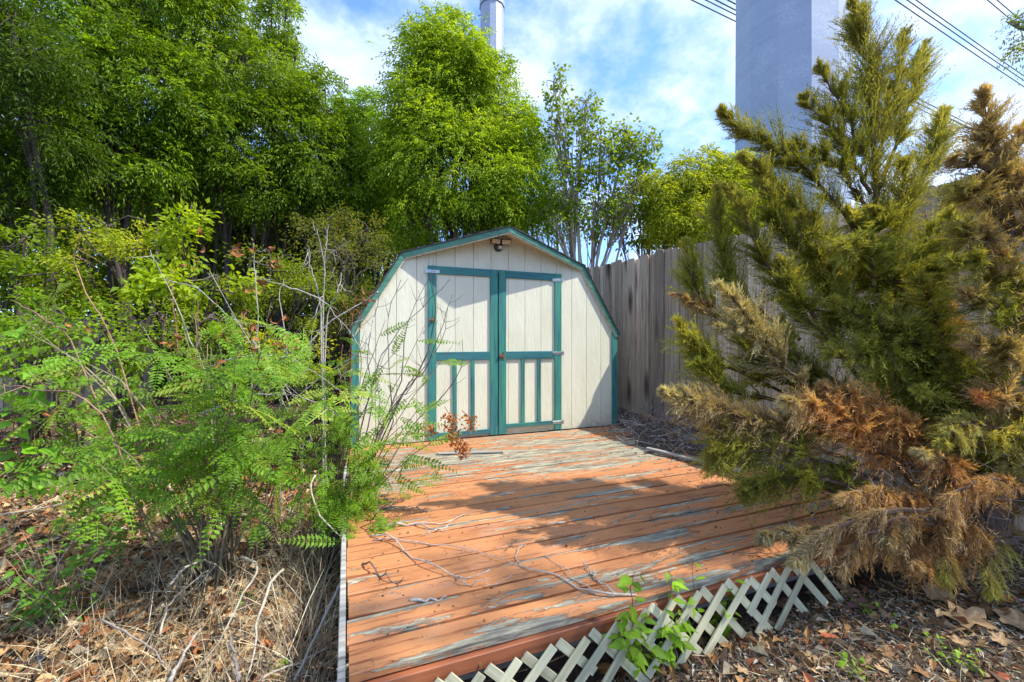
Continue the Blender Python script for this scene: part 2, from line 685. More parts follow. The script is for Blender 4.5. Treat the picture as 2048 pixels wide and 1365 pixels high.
# ------------------------------------------------------------------ the ground
xs = np.concatenate([-np.geomspace(400, 9, 14), np.linspace(-8.6, 8.6, 130), np.geomspace(9, 400, 14)])
ys = np.concatenate([-np.geomspace(300, 4, 10), np.linspace(-3.6, 12, 118), np.geomspace(13, 600, 16)])
GX, GY = np.meshgrid(xs, ys)
GZ = gz(GX, GY) + rng.normal(size=GX.shape) * .006
mb = MB()
nx, ny = len(xs), len(ys)
idx = np.arange(nx * ny).reshape(ny, nx)
mb.add(np.stack([GX, GY, GZ], -1), np.stack([idx[:-1, :-1], idx[:-1, 1:], idx[1:, 1:], idx[1:, :-1]], -1).reshape(-1, 4))
ground = obj("ground", mb, M['soil'], None, 'structure', True)

# ------------------------------------------------------------------ the deck
DX0, DX1, DY0, DY1 = 0.0, 3.12, 1.405, 4.405
deck = thing("wooden_deck", "weathered wooden deck with peeling orange paint before the shed", "deck", (DX0, DY0, 0))
NB = 20
pitch = (DY1 - DY0) / NB
board_meshes = []
for k in range(4):
    mb = MB()
    ln = DX1 - DX0
    # a board as a bent strip with chamfered edges and a slight cup
    st = 9
    hy, hz, ch = pitch / 2 - .0075, .017, .004
    prof = np.array([(-hy + ch, -hz), (hy - ch, -hz), (hy, -hz + ch), (hy, hz - ch), (hy - ch, hz), (0, hz - .0012), (-hy + ch, hz), (-hy, hz - ch), (-hy, -hz + ch)])
    v = []
    for i in range(st):
        x = ln * i / (st - 1)
        wz = .0018 * math.sin(x * 2.1 + k * 2) + .001 * math.sin(x * 5 + k)
        wy = .0015 * math.sin(x * 1.7 + k)
        v += [(x, a + wy, b + wz) for a, b in prof]
    n = len(prof)
    q = [(i * n + j, i * n + (j + 1) % n, (i + 1) * n + (j + 1) % n, (i + 1) * n + j) for i in range(st - 1) for j in range(n)]
    q = [a[::-1] for a in q]
    t = [(0, j, j + 1) for j in range(1, n - 1)] + [((st - 1) * n, (st - 1) * n + j + 1, (st - 1) * n + j) for j in range(1, n - 1)]
    t = [a[::-1] for a in t]
    mb.add(v, q, t)
    board_meshes.append(mb.mesh("board"))
for i in range(NB):
    o = link("board", board_meshes[int(rng.integers(4))], M['deck'], deck)
    o.location = (rng.uniform(-.006, .006), pitch * (i + .5), DZ - .018 + rng.uniform(-.0015, .0015))
mb = MB()
box(mb, ((DX0 + DX1) / 2, DY0 + .004, DZ - .063), (DX1 - DX0 + .01, .030, .054), None, .003)
obj("rim_board", mb, M['rim'], deck)
mb = MB()
box(mb, ((DX0 + DX1) / 2, DY0 + .16, DZ - .165), (DX1 - DX0 - .05, .04, .14), None, .003)
obj("joist", mb, M['joist'], deck)
for yy in (2.2, 3.0, 3.8):
    mb = MB()
    box(mb, ((DX0 + DX1) / 2, yy, DZ - .10), (DX1 - DX0 - .05, .04, .13), None, .003)
    obj("joist", mb, M['joist'], deck)
mb = MB()
box(mb, (DX0 - .018, (DY0 + DY1) / 2, DZ - .06), (DY1 - DY0, .024, .13), [(0, 1, 0), (-1, 0, 0), (0, 0, 1)], .003)
obj("side_trim", mb, M['grey_x'], deck)
mb = MB()
box(mb, (DX1 + .018, (DY0 + DY1) / 2, DZ - .075), (DY1 - DY0, .024, .13), [(0, 1, 0), (-1, 0, 0), (0, 0, 1)], .003)
obj("side_trim", mb, M['rim'], deck)
smb = MB()
tube(smb, [(0, -.004, 0), (0, .004, 0)], .0055, .0045, 8)
sm = smb.mesh("screw")
for x in np.arange(.12, 2.2, .155):
    o = link("screw", sm, M['screw'], deck)
    o.location = (x + rng.uniform(-.02, .02), DY0 - .0125 - DY0, DZ - .07 + rng.uniform(-.012, .012))

# lattice skirt under the front edge
skirt = thing("lattice_skirt", "broken cream wooden lattice along the front edge of the deck", "lattice", (0.3, DY0 - .03, 0))
H = .262
slat_x = np.arange(.16, 2.16, .138)
for i, x in enumerate(slat_x):
    lean = .03 * math.sin(i * 1.3)
    top = DZ - .014 + .008 * math.sin(i * 2.1) - .055 * float(sstep(1.3, .6, x))
    for s in (1, -1):
        if (i, s) in ((4, -1), (8, 1), (11, -1), (12, 1), (1, -1)):
            hh = H * .55
        else:
            hh = H * rng.uniform(.93, 1.04)
        ang = math.radians(45 + rng.uniform(-3, 3))
        ln = hh / math.sin(ang)
        yo = DY0 - .030 - (.012 if s > 0 else 0) - lean * .15
        # / slats meet \ slats at the top
        dirv = np.array([s * math.cos(ang), .045, math.sin(ang)])
        dirv /= np.linalg.norm(dirv)
        topp = np.array([x + s * (-.012), yo, top + rng.uniform(-.008, .008)])
        c = topp - dirv * ln / 2
        nrm = unit(np.cross(np.array([0, 0, 1.]) - dirv * dirv[2], dirv))
        yv = unit(np.cross(np.array([0, 1., 0]), dirv))
        zv = np.cross(dirv, yv)
        mb = MB()
        box(mb, (0, 0, 0), (ln, .035, .0085), None, .0012)
        o = link("slat", mb.mesh("slat"), M['lattice'], skirt)
        R = Matrix((dirv, yv, zv)).transposed().to_4x4()
        o.matrix_basis = Matrix.Translation(Vector(c) - skirt.location) @ R

# ------------------------------------------------------------------ the shed
WY = 4.42
SX0, SX1, SXC = 0.06, 3.11, 1.585
ZK, ZP, ZE = 2.300, 2.600, 1.478       # knee, peak, eave (top of the rake boards)
KL, KR, EL, ER = .515, 2.660, .005, 3.165
PROW = .30
SD = 2.5
shed = thing("garden_shed", "cream gambrel roofed garden shed with teal double doors and trim", "shed", (SXC, WY, DZ))


def roof_z(x):
    x = np.asarray(x, float)
    return np.interp(x, [EL, KL, SXC, KR, ER], [ZE, ZK, ZP, ZK, ZE])


gro = list(SX0 + np.arange(16) * (SX1 - SX0) / 15)
DL, DM0, DM1, DR, DT = .783, 1.555, 1.567, 2.352, 2.19
for i in range(15):
    a, b = gro[i] + .0025, gro[i + 1] - .0025
    segs = [(a, b, DZ + .004)]
    if b > DL and a < DR:
        segs = []
        if a < DL:
            segs.append((a, DL + .01, DZ + .004))
        if b > DR:
            segs.append((DR - .01, b, DZ + .004))
        segs.append((max(a, DL + .0125) if a < DL else a, min(b, DR - .0125) if b > DR else b, DT - .03))
    for (xa, xb, zb) in segs:
        mb = MB()
        pts = [(xa, zb), (xb, zb), (xb, float(roof_z(xb)) - .02)]
        for kx in (KR, SXC, KL):
            if xa < kx < xb:
                pts.append((kx, float(roof_z(kx)) - .02))
        pts.append((xa, float(roof_z(xa)) - .02))
        prism_y(mb, pts, WY, WY + .012)
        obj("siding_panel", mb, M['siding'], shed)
# thin batten behind the grooves so that no light comes through them
mb = MB()
for x in gro[1:-1]:
    zb = DT if DL < x < DR else DZ + .004
    prism_y(mb, [(x - .01, zb), (x + .01, zb), (x + .01, float(roof_z(x)) - .05), (x - .01, float(roof_z(x)) - .05)], WY + .013, WY + .03)
mb2 = MB()
prism_y(mb2, [(DL, DZ + .004), (DR, DZ + .004), (DR, DZ + .10), (DL, DZ + .10)], WY + .006, WY + .016)
obj("sill_board", mb2, M['siding'], shed)
obj("batten", mb, M['cream'], shed)
# side and back walls
for x, s in ((SX0, 1), (SX1, -1)):
    mb = MB()
    box(mb, (x + s * .006, WY + .012 + SD / 2, (DZ - .2 + ZE) / 2 - .01), (.012, SD - .02, ZE - DZ + .2))
    obj("side_wall", mb, M['siding'], shed)
mb = MB()
prism_y(mb, [(SX0, DZ - .2), (SX1, DZ - .2), (SX1, float(roof_z(SX1)) - .03), (KR, ZK - .03), (SXC, ZP - .03), (KL, ZK - .03), (SX0, float(roof_z(SX0)) - .03)], WY + SD, WY + SD + .012)
obj("back_wall", mb, M['siding'], shed)
mb = MB()
box(mb, (SXC, WY + SD / 2 + .01, DZ - .05), (SX1 - SX0 - .03, SD - .04, .06))
obj("shed_floor", mb, M['joist'], shed)
# corner trims
for x in (SX0 + .022, SX1 - .022):
    mb = MB()
    zt = float(roof_z(x)) - .05
    box(mb, (x + (.012 if x > 2 else -.012), WY - .010, (DZ + .002 + zt) / 2), (zt - DZ, .075, .018), [(0, 0, 1), (1, 0, 0), (0, 1, 0)], .002)
    obj("corner_trim", mb, M['teal'], shed)


def slope(x0, z0, x1, z1, y0, y1, name):
    """one slope of the roof from (x0,z0) to (x1,z1), its front edge running from y0 to y1: deck, rake board, shingle courses"""
    d = np.array([x1 - x0, 0, z1 - z0])
    ln = np.linalg.norm(d)
    d /= ln
    n = np.array([-d[2], 0, d[0]])
    if n[2] < 0:
        n = -n
    A, B = np.array([x0, y0, z0]), np.array([x1, y1, z1])
    back = WY + SD + .08
    A2, B2 = np.array([x0, back, z0]), np.array([x1, back, z1])
    mb = MB()
    q0 = np.array([A, B, B2, A2]) + (0, .021, 0) * np.array([[1], [1], [0], [0]])
    hexa(mb, q0 - n * .014 - n * .012, q0 - n * .012)
    obj("roof_deck", mb, M['cream'], shed)
    # rake board
    mb = MB()
    f = unit(B - A)
    out = unit(np.cross(f, n))
    if out[1] > 0:
        out = -out
    q = np.array([A, B, B, A])
    lo = np.array([A - n * .056, B - n * .056, B - n * .004, A - n * .004])
    hexa(mb, lo - out * .001, lo + out * .019)
    obj("rake_board", mb, M['fascia'], shed)
    mb = MB()
    lo = np.array([A - n * .068, B - n * .068, B - n * .0565, A - n * .0565])
    hexa(mb, lo - out * .003, lo + out * .012)
    obj("rake_moulding", mb, M['cream'], shed)
    nc = max(4, int(ln / .15))
    for k in range(nc):
        ta, tb = k / nc - .004, min(1.0, (k + 1) / nc + .06)
        pa, pb = A + (B - A) * ta, A + (B - A) * tb
        qa, qb = A2 + (B2 - A2) * ta, A2 + (B2 - A2) * tb
        o_ = np.array([0, -.032 + rng.uniform(-.004, .004), 0])
        mb = MB()
        a_, b_ = .017, .001
        hexa(mb, [pa + o_ + n * a_ - n * .015, pb + o_ + n * b_ - n * .006 + n * .002, qb + n * b_ - n * .004, qa + n * a_ - n * .006], [pa + o_ + n * a_, pb + o_ + n * b_, qb + n * b_, qa + n * a_])
        obj("shingle_course", mb, M['shingle'], shed)


slope(KL, ZK, SXC, ZP, WY - .012, WY - PROW, "l")
slope(KR, ZK, SXC, ZP, WY - .012, WY - PROW, "r")
slope(EL, ZE, KL, ZK, WY - .012, WY - .012, "l")
slope(ER, ZE, KR, ZK, WY - .012, WY - .012, "r")


def door(x0, x1, zbot, hinge_side, tilt):
    d = link("door", None, None, shed)
    d.empty_display_size = .1
    z0, z1, mz0, mz1 = DZ + .012, DT, 1.195, 1.283
    sw = .088
    th = .018
    y = WY - .004
    third = [(x0 + sw) + (x1 - x0 - 2 * sw) * k / 3 for k in (1, 2)]
    gr = [g for g in gro if x0 + .05 < g < x1 - .05]
    ed = [x0 + .02] + gr + [x1 - .02]
    for a, b in zip(ed[:-1], ed[1:]):
        mb = MB()
        prism_y(mb, [(a + .002, z0 + .05), (b - .002, z0 + .05), (b - .002, z1 - .02), (a + .002, z1 - .02)], WY - .002, WY + .010)
        obj("door_panel", mb, M['siding'], d)
    mb = MB()
    for g in gr:
        box(mb, (g, WY + .016, (z0 + z1) / 2 + .01), (.02, .008, z1 - z0 - .1))
    obj("backing_strip", mb, M['cream'], d)
    zax = [(0, 0, 1), (1, 0, 0), (0, 1, 0)]
    for xa in (x0 + sw / 2, x1 - sw / 2):
        mb = MB()
        box(mb, (xa, y - th / 2, (z0 + z1) / 2), (z1 - z0, sw, th), zax, .0025)
        obj("stile", mb, M['teal'], d)
    xr, wr = (x0 + x1) / 2, x1 - x0 - 2 * sw - .002
    for za, zb in ((z1 - .082, z1 - .001), (mz0, mz1), (zbot, zbot + .045)):
        mb = MB()
        box(mb, (xr, y - th / 2, (za + zb) / 2), (wr, th - .001, zb - za), None, .0025)
        obj("rail", mb, M['teal_x'], d)
    for xm in third:
        mb = MB()
        box(mb, (xm, y - th / 2, (zbot + .045 + mz0) / 2), (mz0 - zbot - .047, .042, th - .002), zax, .002)
        obj("muntin", mb, M['teal'], d)
    hx = x0 if hinge_side < 0 else x1
    for hz_ in ((DT - .075, 1.255, zbot + .02) if hinge_side > 0 else (DT - .06,)):
        mb = MB()
        box(mb, (hx - hinge_side * .055, y - th - .002, hz_), (.13, .003, .034), None, .001)
        box(mb, (hx + hinge_side * .018, y - th - .003, hz_), (.02, .010, .042))
        tube(mb, [(hx + hinge_side * .006, y - th - .004, hz_ - .024), (hx + hinge_side * .006, y - th - .004, hz_ + .024)], .006, .006, 8)
        for q in (-.02, -.055, -.095):
            tube(mb, [(hx + hinge_side * q, y - th - .003, hz_), (hx + hinge_side * q, y - th - .007, hz_)], .0055, .004, 8)
        obj("hinge", mb, M['hinge'], d)
    if hinge_side < 0:
        mb = MB()
        box(mb, (x0 + .043, y - th - .003, 1.62), (.045, .004, .045), [(.7, 0, .7), (0, 1, 0), (-.7, 0, .7)])
        tube(mb, [(x0 + .043, y - th - .004, 1.615), (x0 + .043, y - th - .03, 1.61)], .016, .012, 8)
        obj("rusty_knob", mb, M['rust'], d)
    else:
        mb = MB()
        box(mb, (x0 + .055, y - th - .003, 1.235), (.020, .004, .085))
        box(mb, (x0 + .03, y - th - .012, 1.235), (.055, .014, .022))
        tube(mb, [(x0 + .01, y - th - .014, 1.235), (x0 + .01, y - th - .026, 1.235)], .012, .010, 8)
        obj("latch", mb, M['rust'], d)
    return d


door(DL, DM0, DZ + .035, -1, 0)
door(DM1, DR, DZ + .075, 1, 0)

# flood light under the gable
fl = thing("flood_light", "black twin head security floodlight mounted below the shed gable peak", "light", (1.565, WY, 2.46))
mb = MB()
tube(mb, [(1.565, WY - .001, 2.445), (1.565, WY - .03, 2.445)], .052, .046, 16)
tube(mb, [(1.565, WY - .03, 2.47), (1.565, WY - .05, 2.52)], .018, .018, 8)
obj("base", mb, M['black'], fl)
mb = MB()
box(mb, (1.572, WY - .045, 2.437), (.042, .03, .034), None, .006)
obj("sensor", mb, M['lens'], fl)
for s in (-1, 1):
    h = link("lamp_head", None, None, fl)
    cx_ = 1.578 + s * .062
    ax = np.array([(1, -.1 * s, .04 * s), (.1 * s, .9, .35), (0, -.35, .9)])
    ax = np.array([unit(a) for a in ax])
    mb = MB()
    box(mb, (cx_, WY - .055, 2.50), (.108, .03, .058), ax, .008)
    obj("housing", mb, M['black'], h)
    mb = MB()
    box(mb, np.array((cx_, WY - .055, 2.50)) - ax[1] * .0165, (.098, .004, .048), ax, .001)
    obj("lens", mb, M['lens'], h)

# ------------------------------------------------------------------ the fence
FX0, FY0, FSL = 3.985, 4.1, -.075
fence = thing("wooden_fence", "tall weathered grey wooden privacy fence of vertical pickets behind the cedar", "fence", (FX0, FY0, 0))


def fx(y):
    return FX0 + (y - FY0) * FSL


fdir = unit(np.array([FSL, 1, 0]))
fn = np.array([-1, FSL, 0]) / math.hypot(1, FSL)
picket_meshes = []
for k in range(5):
    hgt = 2.36
    w = (.164, .166, .160, .167, .162)[k]
    mb = MB()
    cch = .022
    pr = [(-w / 2, 0), (w / 2, 0), (w / 2, hgt - cch * 1.3), (w / 2 - cch, hgt), (-w / 2 + cch, hgt), (-w / 2, hgt - cch * 1.3)]
    # x = along fence, y = thickness, z = up, cut in two lengths so that it can bow
    v, q, t = [], [], []
    for yy in (-.008, .008):
        for (a, z) in pr:
            v.append((a, yy, z))
    nn = 6
    q = [(i, (i + 1) % nn, (i + 1) % nn + nn, i + nn) for i in range(nn)]
    t = [(0, i + 1, i) for i in range(1, nn - 1)] + [(nn, nn + i, nn + i + 1) for i in range(1, nn - 1)]
    mb.add(v, q, t)
    picket_meshes.append(mb.mesh("picket"))
y = -1.4
i = 0
fang = math.atan2(1, FSL)
while y < 11.5:
    o = link("picket", picket_meshes[i % 5 if rng.random() < .7 else int(rng.integers(5))], M['fence'], fence)
    off = (.0 if i % 2 else .027) + rng.uniform(-.001, .001)
    p = np.array([fx(y), y, float(gz(fx(y), y)) - .03]) + fn * off
    top = 2.60 + .015 * (y - 4) + rng.uniform(-.028, .024)
    o.location = Vector(p) - fence.location
    o.rotation_euler = (rng.uniform(-.004, .004), rng.uniform(-.006, .006), fang + rng.uniform(-.006, .006))
    o.scale = (1, 1, (top - p[2]) / 2.36)
    y += .134 + rng.uniform(0, .004)
    i += 1
for z in (.55, 1.45, 2.3):
    mb = MB()
    a, b = np.array([fx(-1.4), -1.4, z]) - fn * .045, np.array([fx(11.4), 11.4, z]) - fn * .045
    box(mb, (a + b) / 2, (np.linalg.norm(b - a), .04, .09), [fdir, -fn, (0, 0, 1)])
    obj("fence_rail", mb, M['joist'], fence)
for y in np.arange(-1.2, 11.5, 2.4):
    mb = MB()
    c = np.array([fx(y), y, 1.25]) - fn * .115
    box(mb, c, (2.5, .09, .09), [(0, 0, 1), fdir, fn])
    obj("fence_post", mb, M['joist'], fence)

# a dark board fence glimpsed behind the leaves at the far left
c0, c1 = P(-420, 660, 6.2), P(330, 660, 8.6)
bf = thing("board_fence", "dark old board fence glimpsed low behind the leaves at the left edge", "fence", (c0[0], c0[1], 0))
dv = unit((c1 - c0) * (1, 1, 0))
nn_ = int(np.linalg.norm((c1 - c0)[:2]) / .155)
mbp = MB()
box(mbp, (0, 0, .85), (1.7, .148, .018), [(0, 0, 1), (1, 0, 0), (0, 1, 0)])
bm_ = mbp.mesh("fence_board")
for i in range(nn_):
    o = link("fence_board", bm_, M['fence'], bf)
    p = c0 + dv * .155 * i
    o.location = Vector((p[0], p[1], float(gz(p[0], p[1])) - .02 + rng.uniform(-.01, .01))) - bf.location
    o.rotation_euler = (0, 0, math.atan2(dv[1], dv[0]) + rng.uniform(-.02, .02))

# ------------------------------------------------------------------ steel poles and power lines
def steel_pole(px, dep, dia, top, label, bolts=True, flange=None):
    b = P(px, HY, dep)
    t = thing("transmission_pole", label, "utility pole", (b[0], b[1], 0), "steel transmission poles")
    an0 = math.atan2(-b[1], -b[0]) + .1
    zz = np.array([-.3, top])
    mb = MB()
    n = 12
    an = an0 + (np.arange(n) + .5) / n * 2 * np.pi
    v = []
    for z, r in zip(zz, (dia / 2 * 1.01, dia / 2 * .90)):
        v += [(b[0] + math.cos(a) * r, b[1] + math.sin(a) * r, z) for a in an]
    q = [(j, (j + 1) % n, (j + 1) % n + n, j + n) for j in range(n)]
    mb.add(v, q, [(n, n + j, n + j + 1) for j in range(1, n - 1)])
    obj("shaft", mb, M['steel'], t)
    if flange:
        mb = MB()
        v = []
        for z, r in ((flange, dia / 2 * 1.0), (flange + .35, dia / 2 * .985)):
            v += [(b[0] + math.cos(a) * (r + .014), b[1] + math.sin(a) * (r + .014), z) for a in an]
        mb.add(v, q, [(j, 0, j + 1)[::-1] for j in range(1, n - 1)] + [(n, n + j, n + j + 1) for j in range(1, n - 1)])
        obj("splice_collar", mb, M['steel'], t)
    if bolts:
        a = an0 - 1.50
        rv = np.array([math.cos(a), math.sin(a), 0])
        for z in np.arange(14.0, top, .95):
            mb = MB()
            c = np.array([b[0], b[1], z]) + rv * dia / 2 * .93
            tube(mb, [c, c + rv * .14], .03, .03, 6)
            obj("step_bolt", mb, M['hinge'], t)
    return t


steel_pole(1577, 9.5, 2.235, 30, "huge galvanised steel transmission pole standing behind the fence right of the shed", False)
steel_pole(984, 25.0, 1.50, 34, "distant grey steel transmission pole rising behind the leafy ash above the shed", True, 21.2)

VPX = 2790
wdir = unit(np.array([(VPX - 1024) * CA + F * SA, -(VPX - 1024) * SA + F * CA, 0]))
wires = [((1480, 48), 20, "lower of the two power lines crossing left of the near steel pole"),
         ((1480, 35), 21, "upper of the two power lines crossing left of the near steel pole"),
         ((1830, 28), 22, "lowest power line of the thick bundle at the upper right"),
         ((1850, 26), 23, "second lowest power line of the thick bundle at the upper right"),
         ((1870, 28), 24, "topmost power line of the bundle at the upper right"),
         ((2000, 22), 26, "power line in the top right corner, lower of its pair"),
         ((2014, 18), 27, "power line in the top right corner, upper of its pair"),
         ((1820, 190), 24, "upper of the two faint power lines between the two cedars"),
         ((1820, 199), 24.5, "lower of the two faint power lines between the two cedars")]
for (px, py), dep, lab in wires:
    c = P(px, py, dep)
    tt = np.array([-70, -45, -20, -8, 0, 8, 20, 45, 90, 140.])
    pts = [c + wdir * s + UP * (.0012 * s * s * .25) for s in tt]
    mb = MB()
    tube(mb, pts, .026, .026, 5)
    o = obj("power_line", mb, M['wire'])
    origin_to(o, c)
    tag(o, lab, "power line", "overhead power lines")

# ------------------------------------------------------------------ trees
G_DARK, G_MID, G_LITE, G_YEL = C(.028, .075, .008), C(.052, .125, .010), C(.085, .185, .014), C(.15, .20, .025)


def lerp(a, b, t):
    t = np.asarray(t)[:, None]
    return a * (1 - t) + b * t


def make_tree(name, label, cat, base, ells, seed, nsub=14, per=46, spray=(.20, .30), npair=3, ll=.075, lw=.022, c0=G_MID, c1=G_LITE,
              trunks=3, r0=.05, bark=(.10, .085, .07), droop=.45, group=None, simple=False, limbs=True, fork=None, subr=.36, keep_leaves=0, leaf_mesh=None):
    """ells: (px, py, rx, ry, depth) lobes of the crown; base: x, y on the ground"""
    r = np.random.default_rng(seed)
    bz = float(gz(base[0], base[1]))
    root = thing(name, label, cat, (base[0], base[1], bz), group)
    tm, cm = MB(), MB()
    b0 = np.array([base[0], base[1], bz - .05])
    cents, rads = [], []
    for (px, py, rx, ry, dep) in ells:
        if dep is None:                      # a lobe given in metres: x, y, z in px, radius in rx, height in py
            cents.append(np.array(px, float))
            rads.append((rx, rx, ry))
            continue
        cents.append(P(px, py, dep))
        a, bb = rx / F * dep, ry / F * dep
        rads.append((a, (a + bb) / 2 * .85, bb))
    top = max(c[2] for c in cents)
    fk = b0 + UP * (fork if fork is not None else .25)
    allP, allD, allT = [], [], []
    order = np.argsort([c[2] for c in cents])
    for ei in order:
        c, rd = cents[ei], np.array(rads[ei])
        bt = np.array(bark) * r.uniform(.75, 1.25)
        st = b0 + np.array([r.normal() * .12, r.normal() * .12, 0]) if trunks > 1 else b0
        midp = st + (c - st) * .5 + np.array([r.normal() * .18, r.normal() * .18, .1]) - (c - st) * np.array([.12, .12, 0])
        topc = c + np.array([0, 0, rd[2] * .55])
        if trunks == 1:
            path = smooth_path([st, fk, midp * .6 + fk * .4, c, topc], 14, .012, r)
        else:
            path = smooth_path([st, midp, c, topc], 12, .015, r)
        rr = r0 * r.uniform(.6, 1.1) * (1 if trunks > 1 else .9)
        tube(tm, path, 0, radii=np.linspace(rr, .006, len(path)) ** 1.0, n=6, tint=bt)
        vol = (rd[0] * rd[2]) ** .5
        k = max(5, int(nsub * vol * vol * 1.6))
        dirs = rand_dirs(k, r)
        rad = r.uniform(.25, 1.02, k) ** .6
        sc = c + dirs * rad[:, None] * rd
        for s_ in sc:
            if limbs:
                j = int(r.integers(len(path) // 3, len(path) - 1))
                a = path[j]
                pth = smooth_path([a, (a + s_) / 2 + r.normal(size=3) * .08 + UP * .05, s_], 6, .008, r)
                tube(tm, pth, .011, .003, 4, bt)
            m = int(per * r.uniform(.6, 1.3))
            rs = subr * r.uniform(.7, 1.3) * min(1.0, max(.45, vol))
            off = r.normal(size=(m, 3)) * rs * .55 * np.array([1, 1, .8])
            pp = s_ + off
            dd = unit(unit(pp - c + UP * .1) * .8 + unit(off) * .7 + r.normal(size=(m, 3)) * .45 - UP * .15)
            tt = lerp(np.asarray(c0), np.asarray(c1), np.clip(r.normal(.5, .3, m) + r.normal() * .22, 0, 1.2))
            allP.append(pp)
            allD.append(dd)
            allT.append(tt)
    pp, dd, tt = np.concatenate(allP), np.concatenate(allD), np.concatenate(allT)
    n = len(pp)
    if simple:
        nr = unit(r.normal(size=(n, 3)) * .6 + UP * .8 + np.array(SUN) * .4)
        leaves(cm, pp, dd - UP * .3, nr, ll * r.uniform(.7, 1.25, n), lw * r.uniform(.75, 1.2, n), tt, .15, .2)
    else:
        nr = unit(r.normal(size=(n, 3)) * .5 + UP)
        sprays(cm, pp, dd, nr, r.uniform(*spray, n), npair, ll, lw, tt, r, droop)
    obj("trunk", tm, M['bark'], root, None, True)
    obj("crown", cm, M['leaf'], root)
    return root


BG = "trees growing behind the shed and fence"
TH = "trees of the thicket at the left"
# the big ash right behind the shed
b = P(900, HY, 8.6)
make_tree("ash_tree", "tall bright green ash tree rising directly behind the shed roof", "tree", (b[0], b[1]),
          [(905, 125, 85, 85, 8.5), (910, 190, 115, 80, 8.5), (845, 110, 45, 60, 8.4), (850, 235, 95, 110, 8.4), (965, 230, 100, 100, 8.5), (1020, 260, 65, 60, 8.6), (905, 330, 130, 100, 8.2),
           (800, 330, 60, 90, 8.6), (1000, 370, 80, 90, 8.5), (850, 430, 110, 60, 8.3), (960, 430, 90, 50, 8.3)], 11,
          nsub=24, per=70, subr=.25, ll=.08, lw=.026, c0=C(.060, .135, .012), c1=C(.115, .215, .018), trunks=3, r0=.06, bark=(.12, .10, .08), group=BG)
# thicket trees from left to right
left = [
    ((60, 5.2), [(30, 90, 110, 120, 5.0), (60, 260, 90, 90, 5.2), (-60, 300, 120, 160, 5.3), (20, 400, 110, 70, 5.4), (-80, 60, 120, 140, 5.2)],
     "dark leafy tree at the left edge reaching past the top of the view", dict(ll=.075, lw=.02, c0=G_DARK, c1=G_MID)),
    ((250, 6.6), [(200, 60, 130, 110, 6.6), (250, -60, 130, 90, 6.7), (160, 210, 110, 90, 6.5), (300, 190, 110, 110, 6.7), (230, 330, 140, 70, 6.5), (120, 340, 80, 70, 6.3)],
     "full green tree second from the left, its crown reaching the top edge", dict(c0=C(.042, .105, .008), c1=C(.085, .19, .012))),
    ((440, 7.6), [(400, 70, 110, 90, 7.6), (370, -50, 80, 80, 7.7), (480, 150, 90, 90, 7.5), (440, 280, 120, 90, 7.4), (560, 250, 70, 80, 7.8), (350, 330, 90, 70, 7.2), (520, 370, 80, 50, 7.5)],
     "broad rounded green tree in the middle of the thicket", dict(c0=C(.05, .125, .008), c1=C(.10, .205, .014))),
    ((560, 8.4), [(570, 40, 40, 60, 8.4), (590, 110, 32, 45, 8.4), (530, 130, 45, 70, 8.5), (600, 200, 40, 60, 8.6), (545, 10, 22, 40, 8.4)],
     "slender open tree whose thin shoots stand against the sky left of the gap", dict(per=34, c0=C(.06, .14, .01), c1=C(.11, .21, .02))),
    ((655, 8.2), [(650, 210, 50, 65, 8.2), (640, 320, 80, 80, 8.0), (700, 290, 40, 70, 8.6), (590, 350, 70, 60, 8.0), (680, 410, 70, 50, 8.2)],
     "round topped green tree just left of the shed's gap in the canopy", dict(c0=C(.05, .12, .009), c1=C(.09, .195, .015))),
    ((745, 9.6), [(730, 250, 45, 60, 9.6), (760, 330, 60, 80, 9.5), (720, 400, 70, 60, 9.3), (690, 260, 25, 55, 9.7)],
     "smaller green tree filling the gap between the thicket and the ash", dict(c0=C(.05, .12, .009), c1=C(.085, .19, .015))),
    ((470, 9.6), [(420, 430, 110, 80, 9.6), (520, 460, 100, 80, 9.7), (340, 450, 90, 80, 9.5), (580, 420, 70, 70, 9.8), (460, 380, 100, 60, 9.4)],
     "low dense tree seen between the dark stems in the middle of the thicket", dict(c0=C(.04, .10, .009), c1=C(.075, .165, .013), ll=.08, lw=.026)),
    ((690, 10.4), [(660, 470, 90, 80, 10.4), (740, 460, 80, 80, 10.5), (800, 430, 80, 70, 10.6), (600, 480, 70, 70, 10.2)],
     "low dense tree closing the gap behind the left slope of the shed roof", dict(c0=C(.04, .10, .009), c1=C(.075, .165, .013), ll=.08, lw=.026)),
]
for i, ((px, dep), ells, lab, kw) in enumerate(left):
    b = P(px, HY, dep)
    make_tree("thicket_tree", lab, "tree", (b[0], b[1]), ells, 30 + i, trunks=4, r0=.055, bark=(.085, .07, .058), group=TH, **dict(dict(nsub=27, per=54, ll=.082, lw=.029, subr=.23), **kw))

